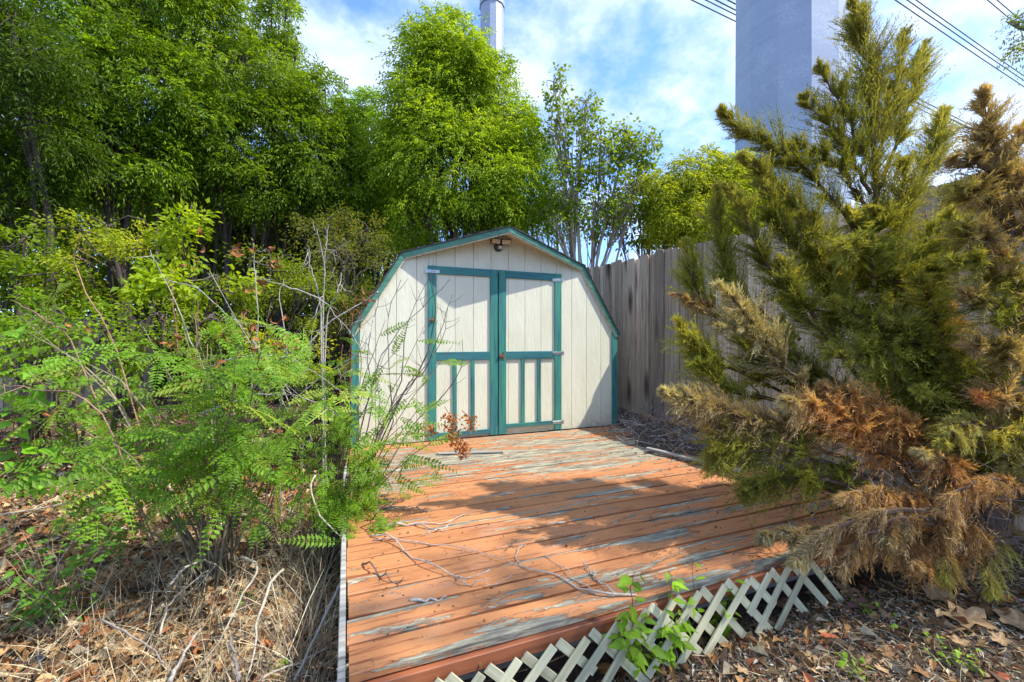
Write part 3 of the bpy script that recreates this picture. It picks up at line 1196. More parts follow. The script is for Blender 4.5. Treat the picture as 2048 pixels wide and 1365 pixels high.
# the sparse tree with heart-shaped leaves right of the shed roof
b = P(1165, HY, 8.0)
red = make_tree("heart_leaved_tree", "sparse young tree with round heart shaped leaves and pale stems right of the shed roof", "tree", (b[0], b[1]),
                [(1112, 185, 20, 45, 8.0), (1115, 270, 35, 60, 8.0), (1170, 235, 35, 55, 8.1), (1200, 310, 55, 60, 8.0), (1130, 370, 50, 60, 7.9), (1250, 290, 50, 45, 8.1),
                 (1290, 300, 40, 50, 8.2), (1260, 390, 65, 50, 8.0), (1190, 430, 60, 50, 7.9), (1110, 440, 40, 40, 7.9)], 51, nsub=100, per=17, subr=.27,
                c0=C(.065, .15, .02), c1=C(.115, .225, .035), trunks=4, r0=.04, bark=(.36, .31, .24), simple=True, ll=.072, lw=.068, group=BG)
b = P(1290, HY, 8.6)
make_tree("forked_tree", "pale forked tree with drooping green leaves beside the fence top", "tree", (b[0], b[1]),
          [(1230, 420, 55, 50, 8.5), (1300, 390, 60, 55, 8.6), (1350, 400, 50, 45, 8.7), (1280, 460, 70, 40, 8.5)], 52, nsub=34, per=30, c0=C(.055, .12, .012), c1=C(.12, .19, .03),
          trunks=1, r0=.055, bark=(.26, .24, .21), simple=True, ll=.11, lw=.06, group=BG, fork=1.9)
b = P(1400, HY, 8.0)
make_tree("bushy_tree", "bushy yellow green tree behind the fence left of the near steel pole", "tree", (b[0], b[1]),
          [(1400, 400, 60, 50, 8.0), (1460, 390, 55, 55, 8.1), (1350, 440, 60, 50, 7.9), (1430, 470, 90, 50, 7.8), (1520, 440, 60, 60, 8.2), (1400, 350, 50, 35, 8.1), (1470, 345, 45, 35, 8.0), (1330, 400, 50, 40, 8.0)], 53, nsub=52, subr=.27, per=60,
          c0=C(.085, .15, .014), c1=C(.14, .22, .03), trunks=3, r0=.05, group=BG, ll=.075, lw=.022)
b = P(1075, HY, 8.9)
make_tree("pale_willowy_tree", "light green feathery tree between the ash and the heart leaved tree", "tree", (b[0], b[1]),
          [(1070, 320, 35, 60, 8.9), (1060, 400, 55, 60, 8.8), (1110, 420, 50, 50, 8.8), (1050, 470, 60, 40, 8.7)], 54, nsub=30, per=50,
          c0=C(.07, .16, .014), c1=C(.12, .23, .025), trunks=3, r0=.045, bark=(.2, .18, .15), group=BG)
# a branch tip that reaches into the top right corner from a tree beyond the frame
bb = np.array([9.0, -.6, 0])
make_tree("overhanging_tree", "leafy branch tip reaching in at the top right corner against the sky", "tree", (bb[0], bb[1]),
          [(2055, 60, 40, 22, 6.0), (2160, 40, 90, 60, 6.0), (2250, 150, 120, 90, 6.2), ((6.0, -1.75, 9.0), 0, .55, .3, None), ((6.6, -1.95, 9.1), 0, .6, .3, None), ((7.1, -2.1, 9.2), 0, .55, .3, None), ((6.3, -2.1, 9.3), 0, .5, .3, None), ((7.7, -1.9, 9.6), 0, .5, .3, None)], 55, nsub=12, per=24, subr=.14, c0=C(.03, .06, .02), c1=C(.05, .09, .03), trunks=1, r0=.08, fork=2.4, ll=.06, lw=.02)

# undergrowth below and between the trees
US = "undergrowth bushes at the foot of the thicket"
under = [
    ((70, 4.6), [(50, 500, 90, 45, 4.6), (-40, 520, 100, 80, 4.5), (110, 570, 90, 45, 4.4)], "bright leafy bush low at the left edge", dict(simple=True, ll=.055, lw=.034, c0=C(.05, .13, .01), c1=C(.11, .21, .016))),
    ((240, 4.8), [(215, 470, 110, 32, 4.8), (300, 510, 110, 40, 4.7), (180, 550, 100, 50, 4.6)], "wide yellowish bush under the second tree from the left", dict(simple=True, ll=.045, lw=.026, c0=C(.06, .12, .012), c1=C(.13, .20, .025))),
    ((390, 4.6), [(370, 480, 45, 65, 4.6), (430, 575, 80, 40, 4.5), (330, 580, 90, 45, 4.3)], "light green broad leaved bush rising left of the dead stalks", dict(simple=True, ll=.075, lw=.045, c0=C(.075, .16, .012), c1=C(.14, .25, .02))),
    ((560, 5.4), [(540, 560, 100, 60, 5.4), (620, 600, 80, 60, 5.3), (480, 610, 80, 50, 5.0)], "tangled bush with small leaves behind the brown curled leaves", dict(simple=True, ll=.045, lw=.024, c0=C(.05, .11, .012), c1=C(.10, .17, .022))),
    ((690, 6.3), [(690, 540, 70, 90, 6.3), (650, 470, 60, 60, 6.6), (730, 480, 50, 60, 6.8), (680, 640, 70, 60, 6.0)], "grey green bush right beside the shed's left slope", dict(simple=True, ll=.05, lw=.022, c0=C(.055, .095, .025), c1=C(.11, .16, .05))),
    ((150, 3.9), [(110, 640, 110, 50, 3.9), (200, 680, 110, 60, 3.8), (40, 700, 80, 60, 3.7)], "dense low bush behind the heart shaped leaves at the left", dict(simple=True, ll=.045, lw=.03, c0=C(.045, .125, .01), c1=C(.10, .21, .016))),
    ((330, 3.9), [(320, 650, 90, 50, 3.9), (420, 660, 90, 60, 4.0)], "low green bush at the back of the feathery shrub", dict(simple=True, ll=.04, lw=.024, c0=C(.05, .12, .01), c1=C(.11, .20, .018))),
    ((560, 4.2), [(540, 690, 80, 60, 4.2), (620, 720, 70, 60, 4.1)], "yellow green weedy bush low beside the dead stalks", dict(simple=True, ll=.05, lw=.028, c0=C(.08, .15, .012), c1=C(.15, .22, .025))),
]
for i, ((px, dep), ells, lab, kw) in enumerate(under):
    b = P(px, HY, dep)
    make_tree("undergrowth_bush", lab, "bush", (b[0], b[1]), ells, 70 + i, trunks=4, r0=.018, bark=(.10, .08, .065), group=US, **dict(dict(nsub=46, per=95, subr=.27), **kw))

# the wood further back that reads as one mass
mbw = MB()
r = np.random.default_rng(5)
n = 120000
ang = r.uniform(-1.25, .55, n)
dist = r.uniform(13, 19, n)
hh = r.beta(1.3, 1.5, n) * np.where(ang > -.02, 3.2, 7.2) * (1 + .2 * np.sin(ang * 9) + .12 * np.sin(ang * 23 + 1))
pp = np.stack([np.sin(ang) * dist, np.cos(ang) * dist, .1 + hh], 1)
leaves(mbw, pp, rand_dirs(n, r) - UP * .3, rand_dirs(n, r) + UP, r.uniform(.14, .30, n), r.uniform(.07, .13, n), lerp(C(.035, .085, .010), C(.075, .155, .018), r.uniform(0, 1, n)))
far = obj("far_woods", mbw, M['leaf'], None, 'stuff')

# ------------------------------------------------------------------ the cedars
CED_G, CED_Y, CED_P, CED_B, CED_O, CED_D = C(.20, .22, .036), C(.47, .46, .11), C(.62, .57, .33), C(.40, .30, .16), C(.52, .30, .12), C(.16, .17, .032)


def bough(root, path, w, ca, cb, ctip, seed, dens=1.0, sag=0.0, bare=.12, stem=.012, stemc=(.13, .085, .06), tl=.036, tw=.0046):
    """a plume of scale foliage round a curved axis; ca inside and at the root, cb outside, ctip at the tip"""
    r = np.random.default_rng(seed)
    path = smooth_path(path, 16, .006, r)
    seg = np.linalg.norm(np.diff(path, axis=0), axis=1)
    ln = seg.sum()
    mb = MB()
    gsz = 6
    ng = int(52 * ln * dens * (w / .12) ** .7) + 5
    n = ng * gsz
    t = bare + (1 - bare) * r.uniform(0, 1, ng) ** .9
    t = np.clip(np.repeat(t, gsz) + r.normal(size=n) * .018, 0, 1)
    ti = t * (len(path) - 1.001)
    i0 = ti.astype(int)
    f = (ti - i0)[:, None]
    p = path[i0] * (1 - f) + path[i0 + 1] * f
    ax = unit(path[i0 + 1] - path[i0])
    rd = np.repeat(rand_dirs(ng, r), gsz, 0) + r.normal(size=(n, 3)) * .32
    rd = unit(rd - ax * (rd * ax).sum(1, keepdims=True))
    prof = np.clip(np.sin(np.clip(t * 1.05, 0, 1) * math.pi) ** .5, .15, 1) * (1 - .45 * t)
    ww = w * prof * np.repeat(r.uniform(.4, 1.35, ng), gsz) * r.uniform(.6, 1.1, n)
    fw = (np.repeat(r.uniform(.8, 2.0, ng), gsz) * r.uniform(.9, 1.1, n))[:, None]
    d = unit(rd + ax * fw - UP * sag + UP * .12)
    m = 18
    k = np.arange(m) / (m - 1)
    tlen = np.maximum(ww * 1.4, .035)
    base = p + rd * (ww * .08)[:, None]
    # each twig: m leaflets along it, alternate sides, in a flat fan
    s = unit(np.cross(d, rd_perp(d, r)))
    q = base[:, None] + d[:, None] * (tlen[:, None] * k[None])[:, :, None] - UP * (sag * tlen[:, None] * k[None] ** 2 * .6)[:, :, None]
    sg = np.where(np.arange(m) % 2 == 0, 1.0, -1.0)[None, :, None]
    ld = unit(d[:, None] * 1.0 + s[:, None] * sg * .62 + r.normal(size=(n, m, 3)) * .2 - UP * (sag * .5))
    ll_ = (tl * r.uniform(.6, 1.35, (n, m)) * (1.15 - .5 * k[None]))[:, :, None]
    wd = unit(np.cross(ld, r.normal(size=(n, m, 3)))) * tw * .5 * r.uniform(.8, 1.4, (n, m, 1))
    v = np.stack([q - wd, q + wd, q + ld * ll_], 2)
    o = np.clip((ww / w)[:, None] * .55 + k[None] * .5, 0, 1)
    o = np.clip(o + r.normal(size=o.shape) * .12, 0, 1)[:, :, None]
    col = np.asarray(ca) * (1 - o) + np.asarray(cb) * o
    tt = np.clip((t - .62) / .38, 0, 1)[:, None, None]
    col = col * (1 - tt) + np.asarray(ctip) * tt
    col = col * r.uniform(.75, 1.3, (n, 1, 1))
    ct = np.repeat(col[:, :, None, :], 3, 2)
    mb.add(v.reshape(-1, 3), None, np.arange(n * m * 3).reshape(-1, 3), ct.reshape(-1, 3))
    o_ = obj("bough", mb, M['needle'], root)
    sm_ = MB()
    tube(sm_, path, stem, .0025, 5, stemc)
    js = r.integers(0, n, min(n, int(60 * ln)))
    for j in js:
        tube(sm_, [p[j], p[j] + d[j] * tlen[j] * .75], .0028, .0012, 3, np.array(stemc) * 1.3)
    obj("branch", sm_, M['bark'], o_)
    return o_


def rd_perp(d, r):
    x = r.normal(size=d.shape)
    return unit(np.cross(d, x))


cb_ = G(2005, 1152, 0.02)
cedar = thing("cedar_tree", "large leaning cedar with green top and browning lower boughs beside the deck", "tree", (cb_[0], cb_[1], 0))
ct = MB()


def cp(pts, d0, d1):
    return [P(x, y, d0 + (d1 - d0) * i / (len(pts) - 1)) for i, (x, y) in enumerate(pts)]


for pts, r0, r1, d0, d1 in (
        ([(2008, 1170), (1975, 1020), (1900, 860), (1820, 700), (1765, 520), (1748, 330), (1735, 120)], .055, .006, 2.5, 2.65),
        ([(2012, 1170), (1950, 960), (1850, 870), (1740, 800), (1600, 720), (1520, 660)], .030, .006, 2.5, 2.45),
        ([(2010, 1150), (1900, 960), (1740, 900), (1560, 850), (1420, 800)], .028, .005, 2.5, 2.3),
        ([(2015, 1150), (1960, 900), (1900, 720), (1860, 560), (1850, 420)], .032, .006, 2.55, 2.8),
        ([(2010, 1140), (1880, 1040), (1730, 960), (1600, 930)], .022, .005, 2.45, 2.2),
        ([(2005, 1160), (1930, 1090), (1800, 1060), (1640, 1060)], .020, .004, 2.4, 2.05),
        ([(1990, 1060), (1870, 820), (1740, 640), (1600, 480)], .028, .005, 2.55, 2.6),
        ([(1985, 1000), (1960, 850), (2030, 700)], .022, .006, 2.55, 2.5)):
    tube(ct, smooth_path(cp(pts, d0, d1), 18, .008), r0, r1, 7, (.16, .10, .07))
# dead bare twigs low in the tree
for k in range(170):
    a = P(rng.uniform(1640, 2060), rng.uniform(860, 1150), rng.uniform(2.15, 2.6))
    d = unit(np.array([rng.normal() - .6, rng.normal() * .6 - .3, rng.normal() * .5 - .1]))
    l_ = rng.uniform(.08, .3)
    tube(ct, [a, a + d * l_ * .5 + rng.normal(size=3) * .02, a + d * l_ + rng.normal(size=3) * .03 - UP * .03], .0035, .001, 4, (.30, .26, .23))
obj("trunk", ct, M['bark'], cedar, None, True)

W = lambda px, dep=2.5: 1.32 * px / F * dep
boughs = [
    # pixel path, depths, half width px, inner, outer, tip, sag, density
    ([(1765, 560), (1748, 330), (1738, 140), (1705, 8)], 2.62, 2.66, 72, CED_G, CED_Y * .75, CED_Y * .8, 0, 1.5),
    ([(1752, 330), (1790, 190), (1812, 62)], 2.66, 2.72, 42, CED_G, CED_Y * .7, CED_Y * .7, 0, 1.1),
    ([(1765, 360), (1815, 220), (1845, 90)], 2.66, 2.8, 44, CED_G, CED_Y * .7, CED_Y * .6, 0, 1.1),
    ([(1745, 340), (1690, 230), (1636, 132)], 2.62, 2.6, 46, CED_D, CED_G * 1.2, CED_Y * .7, 0, 1.1),
    ([(1742, 390), (1680, 280), (1606, 196)], 2.6, 2.55, 44, CED_D, CED_G * 1.2, CED_Y * .7, 0, 1.1),
    ([(1745, 430), (1670, 330), (1582, 286)], 2.6, 2.5, 40, CED_D, CED_G * 1.2, CED_Y * .8, 0, 1.1),
    ([(1725, 480), (1620, 350), (1520, 282), (1442, 226)], 2.55, 2.4, 46, CED_D, CED_G * 1.2, CED_Y, 0, 1.3),
    ([(1700, 520), (1600, 420), (1490, 318)], 2.5, 2.4, 52, CED_D, CED_G * 1.2, CED_Y * .9, 0, 1.3),
    ([(1680, 560), (1570, 470), (1525, 365)], 2.5, 2.4, 50, CED_D, CED_G * 1.15, CED_Y * .9, 0, 1.3),
    ([(1640, 640), (1540, 540), (1456, 368)], 2.45, 2.4, 50, CED_D, CED_G * 1.1, CED_Y * .8, 0, 1.3),
    ([(1600, 680), (1470, 580), (1440, 480), (1436, 378)], 2.5, 2.55, 46, CED_D, CED_G * 1.1, CED_Y * .7, 0, 1.3),
    ([(1580, 700), (1440, 640), (1385, 560), (1378, 490)], 2.5, 2.5, 46, CED_D, CED_G * 1.1, CED_Y * .7, 0, 1.2),
    ([(1775, 520), (1850, 340), (1886, 224)], 2.7, 2.8, 56, CED_G, CED_Y * .75, CED_Y * .9, 0, 1.3),
    ([(1790, 580), (1870, 470), (1940, 400)], 2.7, 2.8, 56, CED_G, CED_Y * .7, CED_Y * .7, 0, 1.1),
    ([(1760, 520), (1800, 420), (1810, 320)], 2.62, 2.6, 60, CED_G, CED_Y * .6, CED_Y * .6, 0, 1.1),
    ([(1600, 800), (1470, 740), (1400, 700), (1352, 646)], 2.5, 2.4, 48, CED_D, CED_G * 1.3, CED_Y * .9, .1, 1.3),
    ([(1560, 800), (1450, 780), (1390, 720)], 2.45, 2.4, 56, CED_D, CED_G * 1.2, CED_G * 1.3, .1, 1.2),
    ([(1640, 810), (1560, 720), (1490, 630), (1440, 572)], 2.3, 2.15, 46, CED_B, CED_P * .75, CED_P, .15, 1.4),
    ([(1580, 700), (1500, 660), (1430, 655)], 2.25, 2.15, 34, CED_P * .6, CED_P * .8, CED_P, .15, 1.0),
    ([(1560, 660), (1450, 630), (1352, 590)], 2.5, 2.4, 34, CED_B * .7, CED_B, CED_B * 1.1, 0, 1.0),
    ([(1720, 930), (1560, 860), (1440, 820), (1338, 786)], 2.3, 2.1, 62, CED_B * .8, CED_B * .9, CED_P * .8, .25, 1.5),
    ([(1760, 960), (1600, 910), (1480, 900), (1420, 910)], 2.3, 2.1, 66, CED_D, CED_G * 1.3, CED_Y * .7, .25, 1.5),
    ([(1740, 900), (1600, 850), (1480, 850), (1420, 850)], 2.35, 2.2, 60, CED_D, CED_G * 1.1, CED_B, .3, 1.4),
    ([(1800, 1000), (1650, 960), (1540, 960), (1490, 990)], 2.25, 2.05, 60, CED_D, CED_G * 1.2, CED_Y * .6, .3, 1.3),
    ([(1840, 980), (1740, 880), (1650, 820), (1560, 800)], 2.3, 2.15, 64, CED_O * .7, CED_O, CED_P * .8, .35, 1.5),
    ([(1900, 960), (1800, 850), (1720, 800), (1640, 770)], 2.3, 2.2, 52, CED_O * .7, CED_O, CED_B, .35, 1.2),
    ([(1880, 1060), (1760, 1050), (1640, 1060), (1525, 1068)], 2.15, 1.95, 34, CED_B * .8, CED_B, CED_P * .55, .7, 1.3),
    ([(1940, 1060), (1860, 1000), (1760, 980), (1680, 990)], 2.2, 2.0, 44, CED_B * .8, CED_O * .9, CED_B, .8, 1.2),
    ([(1960, 1090), (1860, 1070), (1740, 1100)], 2.15, 1.95, 40, CED_O * .6, CED_O * .85, CED_B, .9, 1.2),
    ([(1990, 1080), (1920, 1060), (1850, 1090), (1820, 1120)], 2.15, 1.95, 44, CED_O * .6, CED_O * .9, CED_B, .9, 1.2),
    ([(2020, 1060), (1990, 1090), (1975, 1140), (1985, 1180)], 2.1, 1.95, 34, CED_B, CED_Y * 1.2, CED_Y * 1.3, .8, 1.0),
    ([(1950, 1000), (1900, 930), (1840, 900)], 2.2, 2.05, 40, CED_O * .6, CED_O, CED_P * .6, .8, 1.0),
    ([(1860, 1020), (1740, 1030), (1640, 1075), (1590, 1120)], 2.0, 1.85, 40, CED_B * .8, CED_B, CED_P * .6, .8, 1.2),
    ([(1900, 1050), (1800, 1040), (1720, 1080), (1680, 1140)], 2.0, 1.85, 40, CED_B * .8, CED_O * .8, CED_B, .9, 1.2),
    ([(1960, 1060), (1900, 1040), (1820, 1040), (1770, 1080)], 2.05, 1.9, 44, CED_O * .6, CED_B, CED_P * .6, .9, 1.2),
    ([(2030, 1080), (1960, 1080), (1900, 1110), (1890, 1150)], 2.05, 1.9, 40, CED_B * .7, CED_O * .8, CED_Y, .9, 1.1),
    ([(2050, 980), (1990, 960), (1920, 980), (1880, 1020)], 2.1, 1.95, 48, CED_B * .8, CED_O * .9, CED_B, .7, 1.2),
    ([(2060, 900), (2000, 860), (1930, 850), (1880, 880)], 2.2, 2.05, 50, CED_B * .8, CED_Y * .8, CED_Y, .5, 1.1),
    ([(1760, 880), (1660, 780), (1580, 720), (1530, 690)], 2.45, 2.35, 54, CED_D, CED_G * 1.2, CED_Y * .8, .1, 1.2),
    ([(1720, 760), (1640, 660), (1590, 600), (1560, 520)], 2.5, 2.4, 56, CED_D, CED_G * 1.2, CED_Y * .8, 0, 1.2),
    ([(1740, 700), (1680, 600), (1640, 520), (1600, 440)], 2.55, 2.45, 58, CED_D, CED_G * 1.2, CED_Y * .9, 0, 1.2),
    ([(1780, 760), (1720, 660), (1680, 600), (1670, 500)], 2.5, 2.4, 60, CED_D, CED_G * 1.3, CED_Y * .9, 0, 1.2),
    ([(1660, 800), (1560, 760), (1500, 700), (1470, 640)], 2.45, 2.4, 54, CED_D, CED_G * 1.2, CED_Y * .8, .05, 1.2),
    ([(1800, 880), (1700, 830), (1620, 760), (1560, 640)], 2.5, 2.45, 50, CED_D, CED_G, CED_Y * .8, .05, 1.1),
    ([(2040, 1000), (2000, 900), (1960, 860), (1900, 850)], 2.3, 2.1, 44, CED_B, CED_Y * .9, CED_Y, .5, 1.0),
]
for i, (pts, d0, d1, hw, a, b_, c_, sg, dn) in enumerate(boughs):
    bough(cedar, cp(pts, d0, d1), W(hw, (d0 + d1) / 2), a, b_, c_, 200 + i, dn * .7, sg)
# inner boughs that fill the tree's body
rf = np.random.default_rng(17)
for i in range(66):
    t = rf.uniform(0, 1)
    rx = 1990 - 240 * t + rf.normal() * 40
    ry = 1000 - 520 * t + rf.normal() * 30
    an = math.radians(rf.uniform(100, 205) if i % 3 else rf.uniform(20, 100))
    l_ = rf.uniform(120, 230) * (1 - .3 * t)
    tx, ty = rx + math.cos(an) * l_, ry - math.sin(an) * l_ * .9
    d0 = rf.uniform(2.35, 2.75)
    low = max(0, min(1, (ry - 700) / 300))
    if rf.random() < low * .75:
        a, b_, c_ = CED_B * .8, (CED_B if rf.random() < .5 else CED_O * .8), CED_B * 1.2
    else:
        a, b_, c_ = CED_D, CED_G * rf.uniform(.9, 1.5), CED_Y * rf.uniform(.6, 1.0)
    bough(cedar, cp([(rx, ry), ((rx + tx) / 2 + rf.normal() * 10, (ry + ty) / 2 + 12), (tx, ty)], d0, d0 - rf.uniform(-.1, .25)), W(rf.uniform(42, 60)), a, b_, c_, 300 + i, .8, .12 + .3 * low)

c2 = P(2075, HY, 2.22)
cedar2 = thing("cedar_tree", "smaller tan coloured half dead cedar at the right edge in front of the fence", "tree", (c2[0], c2[1], 0))
ct = MB()
tube(ct, smooth_path(cp([(2080, 1150), (2070, 800), (2020, 450), (1965, 172)], 2.24, 2.2), 16, .008), .038, .004, 7, (.16, .11, .08))
obj("trunk", ct, M['bark'], cedar2, None, True)
T1, T2 = C(.43, .33, .16), C(.56, .44, .23)
for i, (pts, hw, a, b_, c_, dn) in enumerate([
        ([(2030, 480), (1990, 320), (1962, 172)], 46, T1 * .8, T2, T2, 1.0),
        ([(2030, 420), (1960, 330), (1905, 318)], 40, T1 * .7, T1, T2, .9),
        ([(2040, 480), (1970, 400), (1905, 372)], 44, T1 * .7, T1, CED_Y, .9),
        ([(2050, 540), (1980, 480), (1905, 450)], 48, CED_B * .6, T1, CED_Y, 1.0),
        ([(2060, 600), (1990, 540), (1900, 520)], 50, CED_G, CED_Y * .8, CED_Y, 1.0),
        ([(2040, 420), (2030, 340), (2042, 252)], 36, T1 * .7, T1, T2, .8),
        ([(2030, 380), (1990, 300), (1975, 250)], 44, T1 * .7, T2, T2, .9),
        ([(2070, 560), (2060, 430), (2075, 330)], 50, T1 * .7, T1, T1, .9),
        ([(2070, 700), (2000, 620), (1930, 590)], 52, CED_D, CED_G * 1.2, CED_B, 1.0),
        ([(2075, 780), (2010, 700), (1940, 690)], 52, CED_D, CED_B, CED_B, 1.0),
        ([(2075, 660), (2030, 560), (2000, 500)], 52, T1 * .6, T1, T2, 1.0),
        ([(2080, 860), (2020, 800), (1960, 790)], 50, CED_B * .6, CED_B, CED_O, 1.0),
        ([(2085, 920), (2040, 880), (1990, 880)], 46, CED_D, CED_Y, CED_Y, .9)]):
    bough(cedar2, cp(pts, 2.22, 2.12), W(hw, 2.2), a, b_, c_, 400 + i, dn * .9, .12)

# ------------------------------------------------------------------ leaf and frond meshes that repeats share
def leaf_mesh(kind, seed, tint):
    """single leaves about 1 m long before scaling, along +x, upper side +z"""
    r = np.random.default_rng(seed)
    mb = MB()
    if kind == 'ovate':
        xs_ = np.array([0, .12, .32, .55, .78, 1.0])
        w = np.array([.02, .20, .29, .25, .13, 0.005])
    elif kind == 'heart':
        xs_ = np.array([-.12, .02, .22, .48, .75, 1.0])
        w = np.array([.30, .47, .50, .38, .17, .005])
    elif kind == 'lance':
        xs_ = np.array([0, .15, .35, .6, .82, 1.0])
        w = np.array([.01, .11, .16, .14, .07, .004])
    z = -.35 * xs_ ** 2 * r.uniform(.4, 1.2)
    up = w * r.uniform(.15, .4)
    ctr = np.stack([np.maximum(xs_, 0), np.zeros(6), z], 1)
    lf = np.stack([xs_, w, z + up + r.normal(size=6) * .015], 1)
    rt = np.stack([xs_, -w, z + up + r.normal(size=6) * .015], 1)
    v = np.concatenate([ctr, lf, rt])
    q = []
    for i in range(5):
        q += [(i, i + 1, 7 + i, 6 + i), (12 + i, 13 + i, i + 1, i)]
    q.append
    t = np.asarray(tint) * r.uniform(.85, 1.2)
    col = np.concatenate([np.tile(t * 1.25 + .01, (6, 1)), np.tile(t, (12, 1)) * r.uniform(.9, 1.1, (12, 1))])
    mb.add(v, q, None, col)
    return mb.mesh(kind + "_leaf", True)


def frond_mesh(kind, seed, c0, c1):
    """compound leaves, 1 m long before scaling, along +x"""
    r = np.random.default_rng(seed)
    mb = MB()

    def pinna(p, d, nrm, ln, k, ll, lw, tip):
        t = np.linspace(.06, 1, k)
        s = unit(np.cross(d, nrm))
        u = np.cross(s, d)
        bend = r.uniform(.10, .28)
        q = p + d * (ln * t)[:, None] - u * (bend * ln * t * t)[:, None]
        sc = np.clip(np.sin(np.clip(t * .9 + .12, 0, 1) * math.pi) * 1.1, .45, 1)
        for sg in (1, -1):
            ld = s * sg + d * .38 - u * r.uniform(0, .25, (k, 1)) + r.normal(size=(k, 3)) * .08
            leaves(mb, q, ld, u + r.normal(size=(k, 3)) * .12, ll * sc * r.uniform(.85, 1.1, k), lw * sc, lerp(c0, c1, np.clip(r.normal(.5, .25, k) + .25 * t, 0, 1.2)), .06, .10)
        pts = np.concatenate([[p], q[::3], [q[-1]]])
        tube(mb, pts, .006, .002, 3, np.asarray(c1) * 1.1)

    X, Z = np.array([1., 0, 0]), np.array([0, 0, 1.])
    if kind == 'pinnate':
        pinna(np.zeros(3), X, Z, 1.0, 14, .135, .066, True)
    else:
        nb = 4
        tt = np.linspace(.22, .95, nb)
        cur = lambda t: X * t - Z * .22 * t * t
        tube(mb, [cur(t) for t in np.linspace(0, 1, 6)], .010, .004, 3, np.asarray(c1) * 1.1)
        for t in tt:
            for sg in (1, -1):
                d = unit(np.array([.75 + .3 * t, sg * (.85 - .35 * t), -.25 - .1 * t + r.normal() * .1]))
                pinna(cur(t), d, Z + r.normal(size=3) * .12, .42 * (1 - .25 * abs(t - .5)) * r.uniform(.85, 1.1), 8, .088, .046, True)
        pinna(cur(.97), unit(np.array([1, 0, -.4])), Z, .36, 8, .085, .044, True)
    return mb.mesh(kind + "_frond")


def orient(d, up, size, roll=0.0):
    x = unit(np.asarray(d, float))
    y = unit(np.cross(np.asarray(up, float), x))
    z = np.cross(x, y)
    m = Matrix(((x[0], y[0], z[0]), (x[1], y[1], z[1]), (x[2], y[2], z[2]))).to_4x4()
    return m @ Matrix.Rotation(roll, 4, 'X') @ Matrix.Diagonal((size, size, size, 1))


def place(name, me, mat, root, p, d, up, size, roll=0.0):
    o = link(name, me, mat, root)
    o.matrix_basis = Matrix.Translation(Vector([float(a) for a in p]) - parent_origin(root)) @ orient(d, up, size, roll)
    return o


F0, F1 = C(.060, .150, .010), C(.125, .245, .020)
FY0_, FY1 = C(.12, .20, .018), C(.21, .29, .05)
fr_bi = [frond_mesh('bipinnate', 600 + i, F0, F1) for i in range(4)] + [frond_mesh('bipinnate', 610 + i, FY0_, FY1) for i in range(2)]
fr_pi = [frond_mesh('pinnate', 620 + i, F0, F1) for i in range(4)] + [frond_mesh('pinnate', 630, FY0_, FY1)]

# ------------------------------------------------------------------ feathery shrubs in the foreground
def feathery(name, label, base, tips, seed, frac, nfr, sizes, stem_r=.008, stemc=(.26, .21, .13), kinds=(fr_bi, fr_pi), pbi=.7, zmin=.55):
    r = np.random.default_rng(seed)
    z = float(gz(base[0], base[1]))
    root = thing(name, label, "shrub", (base[0], base[1], z))
    b0 = np.array([base[0], base[1], z - .03])
    cnt = 0
    mbx = MB()
    for tip in tips:
        st = b0 + np.array([r.normal() * .05, r.normal() * .05, 0])
        mid = st + (tip - st) * .45 + UP * r.uniform(.08, .22) * np.linalg.norm(tip - st) + r.normal(size=3) * .03
        path = smooth_path([st, mid, tip], 12, .006, r)
        mb = MB()
        tube(mb, path, stem_r * r.uniform(.7, 1.2), .0016, 5, np.array(stemc) * r.uniform(.6, 1.25))
        obj("stem", mb, M['bark'], root, None, True)
        for t in np.linspace(frac, .99, nfr):
            i = int(t * 11)
            p = path[i]
            ax = unit(path[min(i + 1, 11)] - path[max(i - 1, 0)])
            an = r.uniform(0, 2 * math.pi)
            side = np.array([math.cos(an), math.sin(an), 0])
            d = unit(ax * (.35 + .6 * (t > .97)) + side * .8 - UP * r.uniform(-.15, 1.0) + np.array([0, -.25, 0]))
            if p[2] < zmin:
                continue
            up = unit(UP + np.array([.1, -.7, 0]) + r.normal(size=3) * .45)
            fam = kinds[0] if r.random() < pbi else kinds[1]
            yel = r.random() < .22
            me = fam[int(r.integers(len(fam) - (2 if fam is fr_bi else 1)))] if not yel else fam[-1 - int(r.integers(2 if fam is fr_bi else 1))]
            place("frond", me, M['frond'], root, p, d, up, r.uniform(*sizes))
            cnt += 1
    return root, cnt


rs = np.random.default_rng(91)
sb = G(445, 1150, .05)
tips = []
for k in range(44):
    px = rs.uniform(0, 690)
    py = rs.uniform(590, 960) if px < 430 else rs.uniform(600, 900)
    dep = 2.55 + rs.normal() * .30 - .25 * (py > 800)
    tips.append(P(px, py, max(1.95, dep)))
feathery("feathery_shrub", "large feathery leaved shrub spreading over the dry leaves left of the deck", sb[:2], tips, 92, .36, 9, (.23, .37), .008, pbi=.35)

b2 = (-.16, 2.75)
tips = [P(*a) for a in [(850, 650, 2.9), (800, 690, 2.9), (770, 640, 3.0), (730, 660, 3.0), (700, 690, 2.9), (870, 745, 2.8), (905, 690, 2.9), (850, 800, 2.7), (880, 870, 2.6),
                        (830, 900, 2.5), (760, 880, 2.6), (720, 800, 2.7), (800, 990, 2.4), (760, 1040, 2.3), (700, 980, 2.4), (660, 860, 2.6), (640, 740, 2.9), (700, 900, 2.5),
                        (760, 760, 2.7), (690, 1080, 2.2), (820, 840, 2.6), (620, 950, 2.5)]]
shrub2, _ = feathery("feathery_shrub", "green fern leaved shrub overhanging the deck edge in front of the shed's left corner", b2, tips, 93, .45, 7, (.20, .31), .006, (.16, .12, .09), pbi=.25, zmin=.3)
